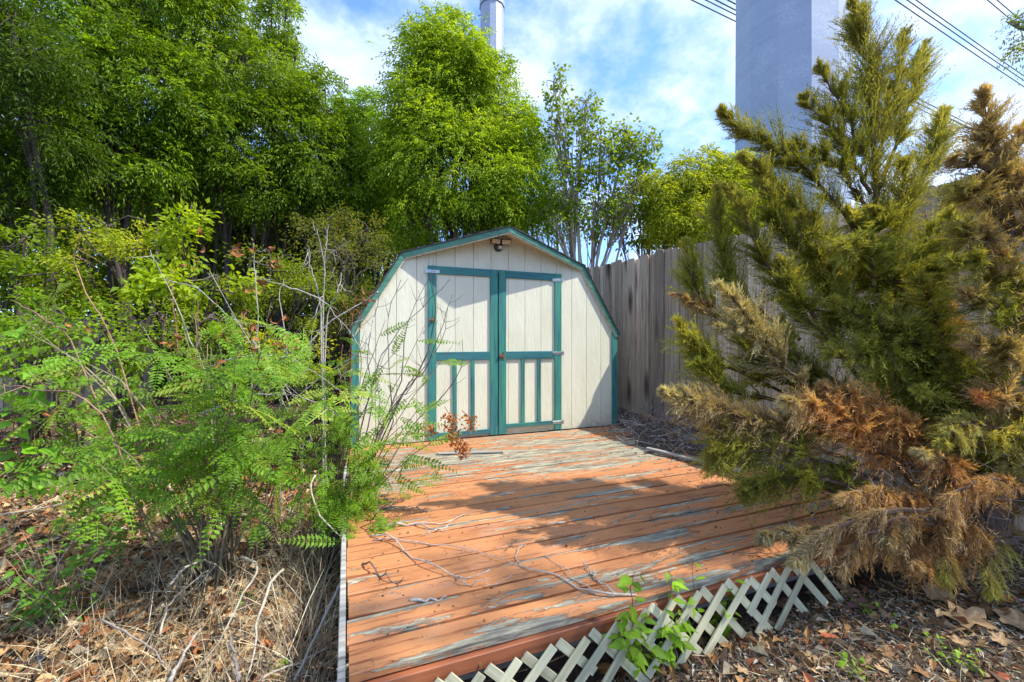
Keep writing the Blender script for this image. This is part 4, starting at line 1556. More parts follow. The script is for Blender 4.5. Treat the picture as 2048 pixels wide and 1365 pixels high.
# its bare wands in front of the siding, and a hanging bunch of dried rust coloured pods
z2 = float(gz(*b2))
for pts in ([(700, 1000), (778, 822), (815, 785), (856, 708), (876, 640)], [(705, 1000), (785, 809), (805, 741), (815, 654), (855, 560), (872, 540)],
            [(710, 1000), (775, 880), (778, 760), (776, 640), (800, 560)], [(700, 990), (765, 850), (830, 760), (880, 690), (896, 610)],
            [(720, 1000), (800, 800), (850, 740), (885, 650), (905, 590)], [(700, 990), (780, 830), (850, 720), (870, 620), (858, 545)],
            [(690, 1000), (740, 790), (770, 700), (840, 620), (900, 560)], [(690, 1000), (700, 860), (690, 740), (720, 640)],
            [(720, 1000), (820, 860), (880, 800), (920, 740), (926, 680)], [(700, 1000), (740, 840), (735, 700), (760, 590)]):
    mb = MB()
    pp = [np.array([b2[0] + rs.normal() * .03, b2[1] + rs.normal() * .03, z2])] + [P(x, y, 2.9 + .1 * rs.normal()) for x, y in pts[1:]]
    path = smooth_path(pp, 14, .004)
    tube(mb, path, .0055, .0016, 5, C(.13, .11, .10) * rs.uniform(.7, 1.6))
    for k in range(4):
        i = int(rs.integers(6, 13))
        d = unit(np.array([rs.normal(), -.2, abs(rs.normal())]))
        tube(mb, [path[i], path[i] + d * .06, path[i] + d * .11 + UP * .02], .0022, .001, 3, C(.16, .13, .11))
    obj("stem", mb, M['bark'], shrub2)
for (px, py, n_, hgt, w_) in ((905, 860, 170, .19, .026), (940, 846, 70, .10, .018), (862, 862, 40, .08, .018), (925, 900, 110, .09, .022)):
    mb = MB()
    c = P(px, py, 2.55)
    t = rs.uniform(-.5, .5, n_)
    pp = c + np.stack([rs.normal(size=n_) * w_ + t * w_ * 1.1, rs.normal(size=n_) * w_, -t * hgt], 1)
    leaves(mb, pp, rand_dirs(n_) - UP * .5, rand_dirs(n_), .028, .013, lerp(C(.36, .11, .025), C(.52, .20, .05), rs.uniform(0, 1, n_)), .2, .1)
    tube(mb, [c + UP * hgt * .75 - np.array([.05, 0, 0]), c + UP * hgt * .3, c - UP * hgt * .4], .003, .001, 3, C(.3, .14, .07))
    obj("dried_pod_bunch", mb, M['dry'], shrub2)

# ------------------------------------------------------------------ dead stalks with curled brown leaves
def curl_mesh(seed):
    r = np.random.default_rng(seed)
    mb = MB()
    k = 9
    a = np.linspace(0, r.uniform(2.2, 3.8), k)
    rad = .5 * (1 - .35 * a / a[-1])
    c = np.stack([rad * np.sin(a), np.zeros(k), rad * (1 - np.cos(a))], 1)
    w = np.sin(np.linspace(.15, 1, k) * math.pi * .97) * r.uniform(.11, .18)
    l_ = c + np.stack([np.zeros(k), w, r.normal(size=k) * .04 + .05], 1)
    r_ = c + np.stack([np.zeros(k), -w * .8, r.normal(size=k) * .04 + .05], 1)
    v = np.concatenate([c, l_, r_])
    q = []
    for i in range(k - 1):
        q += [(i, i + 1, k + i + 1, k + i), (2 * k + i, 2 * k + i + 1, i + 1, i)]
    t = C(.28, .115, .045) * r.uniform(.7, 1.35)
    mb.add(v, q, None, t * r.uniform(.7, 1.3, (3 * k, 1)))
    return mb.mesh("dried_leaf", True)


curls = [curl_mesh(700 + i) for i in range(6)]
db = P(600, HY, 3.3)
stalks = thing("dead_bush", "dead bush of bare arching grey stalks with curled brown leaves left of the shed", "bush", (db[0], db[1], float(gz(db[0], db[1]))))
SC = C(.40, .37, .33)
for pts, dep, rad, col in [
        ([(416, 737), (471, 718), (527, 712), (577, 718), (624, 743), (694, 790)], 2.7, .006, SC * 1.1),
        ([(400, 830), (482, 799), (521, 790), (572, 790), (616, 799), (680, 830)], 2.5, .006, SC * 1.2),
        ([(647, 960), (647, 665), (647, 531), (633, 456)], 3.3, .009, SC * .95), ([(647, 530), (665, 505), (688, 490)], 3.3, .006, SC * .9), ([(648, 560), (652, 500), (657, 452)], 3.3, .005, SC * .9),
        ([(650, 960), (652, 670), (675, 587), (684, 548)], 3.2, .007, SC * 1.1), ([(648, 900), (640, 620), (622, 540), (614, 500)], 3.3, .007, SC),
        ([(566, 570), (638, 598), (680, 640), (740, 720)], 3.0, .005, SC * 1.1), ([(755, 585), (736, 598), (652, 651), (590, 720), (560, 780)], 3.0, .006, SC * 1.2),
        ([(700, 1000), (698, 830), (705, 650), (712, 590)], 3.1, .008, C(.30, .11, .06)), ([(690, 1000), (680, 820), (685, 690)], 3.1, .006, C(.28, .12, .07)),
        ([(720, 1000), (716, 850), (722, 720), (716, 640)], 3.2, .006, C(.26, .12, .08)),
        ([(600, 960), (612, 800), (620, 690), (640, 600)], 3.2, .006, SC * .8), ([(560, 980), (560, 820), (575, 700), (560, 600), (568, 560)], 3.0, .006, SC),
        ([(500, 960), (505, 760), (515, 640), (507, 520), (508, 488)], 2.9, .006, SC * 1.1), ([(440, 980), (420, 800), (390, 700), (330, 560), (300, 500)], 2.8, .006, SC),
        ([(420, 980), (370, 800), (350, 640), (345, 540)], 2.8, .006, C(.30, .15, .09)), ([(360, 990), (240, 720), (180, 600), (150, 520), (163, 470)], 2.6, .005, C(.36, .20, .13)),
        ([(340, 990), (160, 720), (90, 640), (20, 600)], 2.4, .005, C(.36, .22, .15)), ([(330, 990), (200, 830), (60, 780), (0, 770)], 2.3, .005, C(.34, .20, .14)),
        ([(450, 990), (390, 830), (392, 720), (398, 600)], 2.6, .006, C(.22, .12, .09)), ([(470, 990), (480, 860), (520, 760), (600, 690)], 2.6, .005, SC),
        ([(520, 990), (560, 850), (640, 760), (730, 690), (752, 600)], 2.9, .005, SC * 1.2), ([(560, 990), (640, 880), (740, 760), (780, 690)], 2.9, .005, SC * 1.1),
        ([(600, 1000), (600, 880), (575, 800), (520, 700), (470, 640)], 2.8, .005, SC), ([(660, 1010), (620, 860), (560, 760), (520, 720), (420, 545)], 2.8, .005, SC * 1.1),
        ([(680, 1020), (740, 930), (760, 830), (752, 700)], 2.8, .005, SC * .7), ([(330, 560), (400, 580), (470, 640), (560, 660)], 2.9, .004, SC * .9)]:
    mb = MB()
    dd = dep + rs.normal() * .08
    pp = [P(x, y, dd + .06 * rs.normal()) for x, y in pts]
    if pts[0][1] >= 950:
        pp[0][2] = float(gz(pp[0][0], pp[0][1])) - .02
    path = smooth_path(pp, 16, .004)
    tube(mb, path, rad, .0018, 5, col)
    for k in range(5):
        i = int(rs.integers(5, 15))
        d = unit(path[min(i + 1, 15)] - path[i - 1] + rand_dirs(1)[0] * .9)
        l_ = rs.uniform(.06, .2)
        tube(mb, [path[i], path[i] + d * l_ * .5 + rs.normal(size=3) * .01, path[i] + d * l_ + UP * .01], rad * .45, .001, 4, col)
    obj("stalk", mb, M['bark'], stalks, None, True)
for (px, py, n_) in [(405, 485, 2), (400, 530, 3), (335, 688, 3), (350, 680, 2), (500, 640, 5), (470, 660, 2), (485, 500, 4), (505, 560, 3), (520, 580, 2), (390, 755, 4), (565, 660, 4), (585, 690, 4), (470, 735, 2),
                     (545, 520, 2), (415, 600, 1), (100, 815, 2), (305, 980, 2), (160, 1045, 2), (500, 690, 3), (440, 680, 2), (560, 520, 1), (735, 600, 2), (745, 590, 1), (450, 790, 2), (520, 860, 2), (120, 655, 1), (185, 660, 1)]:
    for k in range(n_):
        c = P(px + rs.normal() * 12, py + rs.normal() * 12, 2.55 + rs.normal() * .12)
        place("dried_leaf", curls[int(rs.integers(6))], M['dry'], stalks, c, rand_dirs(1)[0] - UP * .6, rand_dirs(1)[0] + UP * .1, rs.uniform(.06, .11))

# ------------------------------------------------------------------ leafy weeds and vines with leaves one can pick out
def leafy(name, label, cat, base, stems, meshes, mat, seed, nl, sizes, sr=.003, stemc=(.16, .14, .06), part="leaf", down=.3):
    r = np.random.default_rng(seed)
    root = thing(name, label, cat, base)
    mb = MB()
    for path in stems:
        path = smooth_path(path, 12, .004, r)
        tube(mb, path, sr, sr * .4, 4, stemc)
        for t in np.linspace(.15, 1, nl):
            i = min(11, int(t * 11))
            ax = unit(path[min(i + 1, 11)] - path[max(i - 1, 0)])
            an = r.uniform(0, 6.28)
            d = unit(np.array([math.cos(an), math.sin(an) - .35, r.uniform(-.2, .4) - down]) + ax * .3)
            up = unit(UP + np.array([.2, -.6, 0]) + r.normal(size=3) * .3)
            p = path[i] + d * .012
            tube(mb, [path[i], p], sr * .4, sr * .3, 3, stemc)
            place(part, meshes[int(r.integers(len(meshes)))], mat, root, p, d, up, r.uniform(*sizes))
    obj("stem", mb, M['bark'], root)
    return root


L_BR = C(.14, .27, .02)
ov = [leaf_mesh('ovate', 800 + i, L_BR) for i in range(3)] + [leaf_mesh('lance', 805 + i, L_BR * C(1.1, 1.05, 1)) for i in range(2)]
ov_d = [leaf_mesh('ovate', 810 + i, C(.05, .125, .014)) for i in range(3)]
ht = [leaf_mesh('heart', 820 + i, C(.10, .24, .018)) for i in range(4)]
# vine on the lattice
vb = G(1300, 1330, .02)
stems = []
for a in [[(1285, 1330), (1270, 1250), (1262, 1180), (1268, 1145)], [(1300, 1330), (1310, 1260), (1340, 1190), (1342, 1140)], [(1290, 1330), (1300, 1280), (1330, 1250), (1390, 1215)],
          [(1310, 1340), (1330, 1300), (1340, 1260), (1360, 1240)], [(1290, 1335), (1250, 1290), (1240, 1250), (1262, 1215)], [(1300, 1340), (1290, 1290), (1280, 1260), (1300, 1230)],
          [(1300, 1335), (1330, 1320), (1350, 1300), (1360, 1270)], [(1420, 1290), (1440, 1250), (1460, 1200), (1465, 1160)], [(1425, 1290), (1430, 1250), (1445, 1230), (1450, 1215)], [(1280, 1335), (1320, 1290), (1390, 1240), (1380, 1130)],
          [(1300, 1340), (1280, 1310), (1262, 1290), (1255, 1262)]]:
    stems.append([P(x, y, 1.72 + (x - 1300) * .0014 - .03 * j) for j, (x, y) in enumerate(a)])
leafy("leafy_vine", "bright green leafy vine climbing through the cream lattice at the front of the deck", "vine", (vb[0], vb[1], 0), stems, ov, M['frond'], 95, 13, (.036, .075), .0025)
# broad heart-shaped leaves at the left edge
hb = P(60, HY, 2.9)
stems = [[P(60 + rs.normal() * 30, 990, 2.9), P(x, (990 + y) / 2, 2.85), P(x + 10, y, 2.8)] for x, y in ((20, 660), (50, 700), (90, 720), (30, 760), (60, 800), (110, 660), (20, 850), (100, 860), (150, 680), (30, 900), (0, 720), (70, 640))]
leafy("heart_leaved_vine", "bright green vine with large heart shaped leaves at the left edge of the view", "vine", (hb[0], hb[1], float(gz(hb[0], hb[1]))), stems, ht, M['frond'], 96, 5, (.07, .125), .004, (.3, .17, .1), down=.5)
# a dark leaved weed low at the left
wb = G(120, 1240, 0)
stems = []
for k in range(20):
    x, y = rs.uniform(0, 235), rs.uniform(1000, 1200)
    d_ = 1.95 + rs.normal() * .10
    stems.append([np.array([wb[0] + rs.normal() * .10, wb[1] + rs.normal() * .08, 0]), P((x + 120) / 2, (y + 1240) / 2, d_), P(x, y, d_)])
leafy("leafy_weed", "dark green small leaved weed on thin stalks low at the left over dry grass", "weed", (wb[0], wb[1], 0), stems, ov_d, M['frond'], 97, 9, (.028, .050), .002, (.33, .25, .14))
# small sprigs in the litter
for k, (px, py, lab) in enumerate([(1885, 1312, "tiny green weed sprig in bare dark soil right of the lattice"), (1705, 1345, "low green weed tuft at the lower edge right of the deck"),
                                   (1735, 1220, "small green weed beside the purple brown leaf"), (497, 1205, "narrow leaved green seedling between brown leaves left of the deck"),
                                   (570, 1350, "little clover like weed at the bottom edge left of the deck"), (1920, 1335, "small weed nearest the lower right corner"),
                                   (640, 1080, "green seedling beside the pale branch left of the deck")]):
    b = Gg(px, py)
    z = float(gz(b[0], b[1]))
    stems = [[np.array([b[0], b[1], z]), np.array([b[0] + rs.normal() * .02, b[1] + rs.normal() * .02, z + .03]), np.array([b[0] + rs.normal() * .04, b[1] + rs.normal() * .04, z + rs.uniform(.03, .08)])] for _ in range(5)]
    leafy("weed_sprig", lab, "weed", (b[0], b[1], z), stems, ov if k != 3 else ov_d, M['frond'], 980 + k, 5, (.018, .034), .0012)

# ------------------------------------------------------------------ ground litter
def litter(name, n, region, lens, ar, cols, seed, lift=.008, curl=.5, keep=None, zf=None):
    r = np.random.default_rng(seed)
    mb = MB()
    x, y = region(n, r)
    if keep is not None:
        k = keep(x, y)
        x, y = x[k], y[k]
    n = len(x)
    z = (zf or gz)(x, y) + np.abs(r.normal(size=n)) * lift
    d = np.stack([r.normal(size=n), r.normal(size=n), r.normal(size=n) * curl * .5], 1)
    nr = UP + r.normal(size=(n, 3)) * curl
    w = np.asarray(cols)
    c = w[r.integers(0, len(w), n)] * r.uniform(.65, 1.35, (n, 1))
    ln = r.uniform(*lens, n) * r.uniform(.6, 1, n)
    leaves(mb, np.stack([x, y, z], 1), d, nr, ln, ln * r.uniform(ar * .6, ar * 1.4, n), c, .35, .25)
    return obj(name, mb, M['dry'], None, 'stuff')


def straw(name, n, region, lens, wid, cols, seed, rise=.2, lift=.02, keep=None, bend=.3, zf=None):
    r = np.random.default_rng(seed)
    mb = MB()
    x, y = region(n, r)
    if keep is not None:
        k = keep(x, y)
        x, y = x[k], y[k]
    n = len(x)
    p = np.stack([x, y, (zf or gz)(x, y) + r.uniform(0, lift, n)], 1)
    d = unit(np.stack([r.normal(size=n), r.normal(size=n), np.abs(r.normal(size=n)) * rise], 1))
    ln = r.uniform(*lens, n)
    s = unit(np.cross(d, rand_dirs(n, r))) * (r.uniform(.6, 1.3, n) * wid / 2)[:, None]
    side = unit(np.cross(d, rand_dirs(n, r))) * (ln * bend * r.uniform(-1, 1, n))[:, None]
    m_ = p + d * (ln * .55)[:, None] + side * .6
    e = p + d * ln[:, None] + side - UP * (ln * .25 * bend)[:, None]
    e[:, 2] = np.maximum(e[:, 2], gz(e[:, 0], e[:, 1]) + .004)
    v = np.stack([p - s, p + s, m_ + s * .8, m_ - s * .8, e], 1).reshape(-1, 3)
    i = np.arange(n)[:, None] * 5
    w = np.asarray(cols)
    c = np.repeat(w[r.integers(0, len(w), n)] * r.uniform(.6, 1.3, (n, 1)), 5, 0)
    mb.add(v, i + [0, 1, 2, 3], i + [3, 2, 4], c)
    return obj(name, mb, M['dry'], None, 'stuff')


def fan(d0, d1, px0, px1, pw=1.0):
    """ground positions between two distances and two columns of the view"""
    def f(n, r):
        dep = d0 + (d1 - d0) * r.uniform(0, 1, n) ** pw
        lat = (r.uniform(px0, px1, n) - 1024) / F * dep
        return lat * CA + dep * SA, -lat * SA + dep * CA
    return f


off_deck = lambda x, y: ~((x > DX0 - .05) & (x < DX1 + .05) & (y > DY0 + .06) & (y < WY + SD))
BR = [C(.30, .165, .065), C(.38, .23, .10), C(.20, .10, .045), C(.44, .32, .17), C(.34, .13, .05), C(.14, .085, .05), C(.50, .40, .25)]
ST = [C(.55, .46, .28), C(.45, .35, .20), C(.60, .53, .37), C(.38, .27, .15), C(.30, .22, .14)]
litter("leaf_litter", 19000, fan(1.35, 4.6, -150, 760, 1.2), (.035, .115), .6, BR, 1001, .016, .75, off_deck)
litter("leaf_litter", 7000, fan(4.0, 9.5, -250, 900, 1.0), (.05, .12), .55, BR, 1002, .03, .6, off_deck)
straw("dry_grass", 4200, fan(1.35, 3.6, -100, 740, 1.2), (.06, .28), .0032, ST, 1003, .35, .03, off_deck)
straw("dry_grass", 1300, fan(1.5, 2.5, 60, 700, 1.2), (.12, .34), .003, ST, 1004, 1.6, .01, off_deck)
straw("dry_grass", 1500, fan(1.7, 3.3, 560, 720, 1.0), (.15, .45), .0032, ST + [C(.38, .25, .13)], 1005, 1.1, .03, off_deck)
# finer, paler ground cover right of the lattice
CH = [C(.42, .29, .15), C(.30, .18, .08), C(.20, .12, .07), C(.52, .41, .26), C(.36, .17, .08), C(.15, .11, .085), C(.60, .54, .44), C(.26, .23, .20)]
litter("leaf_litter", 21000, fan(1.45, 3.1, 980, 2150, 1.3), (.010, .042), .42, CH, 1006, .006, .55, off_deck)
litter("leaf_litter", 2500, fan(1.45, 3.1, 1000, 2150, 1.2), (.035, .085), .55, BR, 1007, .012, .7, off_deck)
straw("dry_grass", 9000, fan(1.45, 2.9, 980, 2150, 1.3), (.025, .10), .0024, ST, 1008, .25, .01, off_deck)
straw("short_grass", 420, fan(1.5, 2.4, 1250, 2100, 1.2), (.02, .06), .003, [C(.06, .14, .02), C(.09, .19, .03)], 1009, 1.2, .005, off_deck)
# the litter goes on beyond the edges of the view
litter("leaf_litter", 9000, fan(.8, 5.5, -1700, -150, 1.0), (.035, .11), .6, BR, 1020, .014, .7, off_deck)
litter("leaf_litter", 7000, fan(.35, 1.45, -600, 2600, .8), (.03, .09), .55, BR + CH, 1021, .010, .7, off_deck)
straw("dry_grass", 3500, fan(.4, 4.0, -1500, -100, .8), (.06, .22), .0032, ST, 1022, .3, .02, off_deck)
litter("leaf_litter", 5000, fan(1.3, 4.0, 2150, 3300, 1.0), (.02, .07), .5, BR + CH, 1023, .010, .6, off_deck)
# bits on the deck
def on_deck(n, r):
    return r.uniform(.05, 3.05, n), r.uniform(1.45, 4.38, n)


dz_ = lambda x, y: np.full(len(x), DZ + .001)
litter("deck_crumbs", 650, on_deck, (.006, .022), .5, [C(.06, .045, .035), C(.14, .08, .05), C(.30, .19, .1)], 1010, .002, .4, None, dz_)
r_edge = lambda n, r: (np.clip(r.normal(3.05, .28, n), 2.3, 3.2), r.uniform(1.5, 4.4, n))
litter("deck_crumbs", 1500, r_edge, (.008, .04), .4, [C(.06, .045, .035), C(.14, .10, .07), C(.24, .17, .10)], 1011, .006, .5, None, dz_)


# ------------------------------------------------------------------ the brush and mulch heap between deck and fence
def heap_z(x, y):
    x, y = np.asarray(x, float), np.asarray(y, float)
    e = sstep(2.62, 3.10, x + .16 * np.sin(y * 4) - .22 * sstep(3.6, 4.4, y)) * sstep(4.0, 3.5, x) * sstep(2.3, 3.0, y) * sstep(6.2, 5.0, y)
    return .30 + e * (.085 + .02 * np.sin(x * 11) * np.sin(y * 9))


hx, hy = np.meshgrid(np.linspace(2.5, 4.05, 44), np.linspace(2.2, 6.4, 90))
hz = heap_z(hx, hy) + rng.normal(size=hx.shape) * .006
mb = MB()
ii = np.arange(hx.size).reshape(hx.shape)
mb.add(np.stack([hx, hy, hz], -1), np.stack([ii[:-1, :-1], ii[:-1, 1:], ii[1:, 1:], ii[1:, :-1]], -1).reshape(-1, 4))
obj("mulch_heap", mb, M['soil'], None, 'stuff', True)
hreg = lambda n, r: (r.uniform(2.6, 3.95, n), r.uniform(2.6, 5.8, n))
hz_ok = lambda x, y: heap_z(x, y) > .352
GRAY = [C(.20, .17, .14), C(.12, .10, .085), C(.32, .28, .24), C(.42, .38, .34), C(.10, .07, .055), C(.26, .17, .11)]
litter("mulch_chips", 5000, hreg, (.015, .06), .35, GRAY, 1012, .012, .7, hz_ok, heap_z)
mb = MB()
rb = np.random.default_rng(1013)
for k in range(420):
    x, y = rb.normal(3.22, .26), rb.uniform(2.7, 4.5)
    if x > 3.9 or x < 2.6:
        continue
    z = float(heap_z(x, y)) + rb.uniform(0, .03)
    d = unit(np.array([rb.normal(), rb.normal(), abs(rb.normal()) * .35]))
    l_ = rb.uniform(.1, .45)
    a = np.array([x, y, z])
    tube(mb, [a, a + d * l_ * .35 + rb.normal(size=3) * .02, a + d * l_ * .7 + rb.normal(size=3) * .03, a + d * l_ + UP * rb.uniform(-.02, .05)], .0035, .0012, 4, GRAY[int(rb.integers(6))] * rb.uniform(.9, 1.5))
for k in range(70):      # the dry bush standing against the fence
    x, y = rb.normal(3.55, .12), rb.normal(4.0, .22)
    a = np.array([x, y, .32])
    d = unit(np.array([rb.normal() * .5 - .15, rb.normal() * .5, 1]))
    l_ = rb.uniform(.15, .42)
    p1 = a + d * l_ * .6 + rb.normal(size=3) * .02
    p2 = a + d * l_ + rb.normal(size=3) * .05
    tube(mb, [a, p1, p2], .0035, .001, 4, C(.34, .27, .23) * rb.uniform(.7, 1.3))
    tube(mb, [p1, p1 + unit(d + rb.normal(size=3) * .6) * l_ * .4], .002, .001, 3, C(.34, .27, .23))
obj("brush_pile", mb, M['bark'], None, 'stuff')
lg0, lg1 = P(1282, 836, 5.35), P(1452, 872, 4.45)
mb = MB()
pth = smooth_path([lg0, (lg0 + lg1) / 2 + UP * .02, lg1], 12, .006)
tube(mb, pth, 0, radii=.045 * (1 + .12 * np.sin(np.arange(12) * 1.9)) * np.linspace(1, .8, 12), n=9, tint=C(.30, .155, .085))
lg = obj("fallen_log", mb, M['bark'], None, None, True)
origin_to(lg, lg0)
tag(lg, "reddish brown fallen log lying along the foot of the fence behind the brush", "log")
a, b = G(1304, 899, .385), G(1434, 931, .385)
mb = MB()
box(mb, (0, 0, 0), (np.linalg.norm(b - a) + .25, .045, .016), None, .002)
lb = obj("loose_board", mb, M['grey_x'])
lb.matrix_basis = Matrix.Translation(Vector((a + b) / 2 + (b - a) * .12)) @ orient(b - a, UP, 1.0)
tag(lb, "narrow whitish loose trim board lying on the right edge of the deck", "board")

# ------------------------------------------------------------------ sticks
def stick(paths, rad, label, col=C(.46, .40, .33), z=DZ + .012, cat="stick", group=None, arc=.012, name="dead_branch", dep=None):
    mb = MB()
    first = None
    for j, pts in enumerate(paths):
        pp = [G(x, y, z) if dep is None else P(x, y, dep[0] + (dep[1] - dep[0]) * i / (len(pts) - 1)) for i, (x, y) in enumerate(pts)]
        pp = smooth_path(pp, 12, .0035)
        if dep is None:
            pp[:, 2] += arc * np.sin(np.linspace(0, 1, 12) * math.pi * 2.5) ** 2
            pp[:, 2] -= .008
        if first is None:
            first = pp[0]
        tube(mb, pp, 0, radii=rad * (.85 if j == 0 else .6) * np.linspace(1, .4, 12) * (1 + .14 * np.sin(np.arange(12) * 2.6 + rad * 900)), n=6, tint=col)
        for k in range(3 if rad < .0075 else 0):
            i = int(rs.integers(3, 11))
            d = unit(unit(pp[i] - pp[i - 1]) + np.array([rs.normal() * .5, rs.normal() * .5, abs(rs.normal()) * .15]))
            tube(mb, [pp[i], pp[i] + d * rs.uniform(.02, .06)], rad * .4, rad * .2, 4, col)
    o = obj(name, mb, M['bark'], None, None, True)
    origin_to(o, first)
    tag(o, label, cat, group)
    return o


SG = "dead sticks lying on the deck"
stick([[(1273, 1187), (1201, 1186), (1155, 1171), (1113, 1148), (1083, 1145), (1043, 1131), (1033, 1104), (1052, 1088)], [(1194, 1186), (1164, 1168), (1125, 1134), (1090, 1110)]], .0055,
      "long forked pale twig curving into a hook on the deck near the front edge", group=SG)
stick([[(1231, 1184), (1195, 1160), (1167, 1133)], [(1195, 1160), (1180, 1138), (1164, 1128)]], .005, "short forked pale twig pointing at the vine on the deck", group=SG)
stick([[(740, 1070), (786, 1083), (837, 1122), (910, 1153), (980, 1153)], [(910, 1153), (930, 1167), (967, 1170), (1025, 1160)]], .0055, "long thin arching branch lying across the left of the deck", group=SG, arc=.03)
stick([[(745, 1078), (800, 1080), (880, 1090), (960, 1104), (1024, 1128)]], .004, "fine straight pale switch on the deck left of the dark stains", group=SG)
stick([[(1033, 1078), (1020, 1090), (1008, 1102)]], .004, "very short dark twig on the deck in the middle", C(.2, .15, .12), group=SG)
stick([[(820, 1197), (858, 1197), (897, 1194)]], .0085, "stubby thick pale stick lying alone on the front left of the deck", group=SG, arc=.003)
stick([[(770, 1050), (830, 1048), (904, 1044)], [(830, 1048), (870, 1058), (895, 1062)]], .008, "pale grey branch lying parallel to the boards by the left shrub", group=SG)
stick([[(929, 1027), (878, 1058), (843, 1070)]], .004, "thin slanting twig crossing the pale branch by the left shrub", group=SG)
stick([[(750, 1030), (780, 1010), (822, 992)], [(770, 1016), (820, 1018), (868, 1022)]], .006, "dark forked twig sticking out of the left shrub onto the deck", C(.25, .20, .17), group=SG, arc=.02)
stick([[(725, 1125), (765, 1154), (804, 1168)]], .006, "dark brown twig by the left deck edge with a strong shadow", C(.2, .14, .1), group=SG, arc=.03)
stick([[(1465, 1106), (1510, 1107), (1560, 1106)]], .004, "straight dark twig on the deck below the cedar tip", C(.2, .14, .1), group=SG)
a, b = G(874, 908, DZ + .012), G(1006, 904, DZ + .012)
mb = MB()
box(mb, (0, 0, 0), (np.linalg.norm(b - a), .05, .014), None, .004)
sp_ = obj("splintered_board", mb, M['grey_x'])
sp_.matrix_basis = Matrix.Translation(Vector((a + b) / 2)) @ orient(b - a, UP, 1.0)
tag(sp_, "grey splintered strip of wood lying on the deck before the shed doors", "board")

LG_ = "pale bent stems and branches on the litter left of the deck"
PALE = C(.40, .35, .26)
for pts, d0, d1, rad, col, lab in [
        ([(720, 1093), (681, 1171), (642, 1253), (589, 1363)], 2.25, 1.62, .013, C(.36, .33, .29), "thick speckled grey branch leaning along the left side of the deck"),
        ([(340, 1171), (368, 1139), (404, 1123), (429, 1129), (450, 1150)], 2.0, 2.3, .008, PALE, "pale bent stem arching over the litter at the foot of the feathery shrub"),
        ([(482, 1115), (514, 1129), (507, 1157), (479, 1200), (447, 1271), (372, 1363)], 2.1, 1.65, .008, PALE, "long pale stem bent over and reaching down to the bottom edge"),
        ([(566, 1141), (543, 1164), (521, 1221), (511, 1282), (496, 1363)], 2.0, 1.6, .009, PALE * 1.1, "white dry stem standing upright near the bottom edge left of the deck"),
        ([(518, 1363), (560, 1340), (607, 1321), (650, 1300)], 1.65, 1.8, .006, C(.45, .38, .30), "thin straight twig lying beside the speckled branch"),
        ([(631, 951), (621, 980), (646, 1043), (695, 1086), (720, 1110)], 2.4, 2.2, .007, PALE * 1.1, "white curved stem bowing towards the left deck edge"),
        ([(340, 1363), (366, 1310), (400, 1255)], 1.6, 1.85, .010, C(.40, .36, .31), "short speckled grey stick at the bottom edge left of the bent stems"),
        ([(476, 1363), (470, 1320), (458, 1275)], 1.6, 1.75, .011, C(.22, .19, .17), "dark mottled stick lying in brown leaves at the bottom edge"),
        ([(200, 1240), (290, 1290), (340, 1345)], 1.85, 1.6, .006, C(.34, .28, .22), "brown twig crossing dry grass at the lower left"),
        ([(320, 1270), (345, 1200), (420, 1140)], 1.8, 2.1, .006, PALE, "slim pale stem rising from dry grass at the lower left"),
        ([(0, 1030), (120, 1010), (230, 985), (330, 960)], 2.3, 2.7, .006, PALE, "long straight pale stem under the feathery shrub at the left edge")]:
    stick([pts], rad, lab, col, cat="branch", group=LG_, name="bent_stem" if rad < .0095 else "dead_branch", dep=(d0, d1))

# scraps of black sheet among the leaves
for px, py, s_, lab in [(300, 1185, .19, "crumpled scrap of black plastic sheet on the litter at the lower left"), (400, 1120, .13, "small black plastic scrap at the foot of the feathery shrub"), (60, 1345, .10, "black plastic scrap near the lower left corner")]:
    c = G(px, py, .02)
    k = 7
    u, v_ = np.meshgrid(np.linspace(-.5, .5, k), np.linspace(-.3, .3, k))
    zz = .03 + .02 * np.sin(u * 9 + px) * np.cos(v_ * 11) + rs.normal(size=u.shape) * .006
    mb = MB()
    ii = np.arange(k * k).reshape(k, k)
    vv = np.stack([u * s_ * (1 + .2 * np.sin(v_ * 9)), v_ * s_, zz], -1).reshape(-1, 3)
    q = np.stack([ii[:-1, :-1], ii[:-1, 1:], ii[1:, 1:], ii[1:, :-1]], -1).reshape(-1, 4)
    mb.add(vv, q)
    mb.add(vv - UP * .002, q[:, ::-1])
    o = obj("plastic_scrap", mb, M['plastic'], None, None, True)
    o.location = Vector((c[0], c[1], float(gz(c[0], c[1]))))
    tag(o, lab, "plastic scrap")

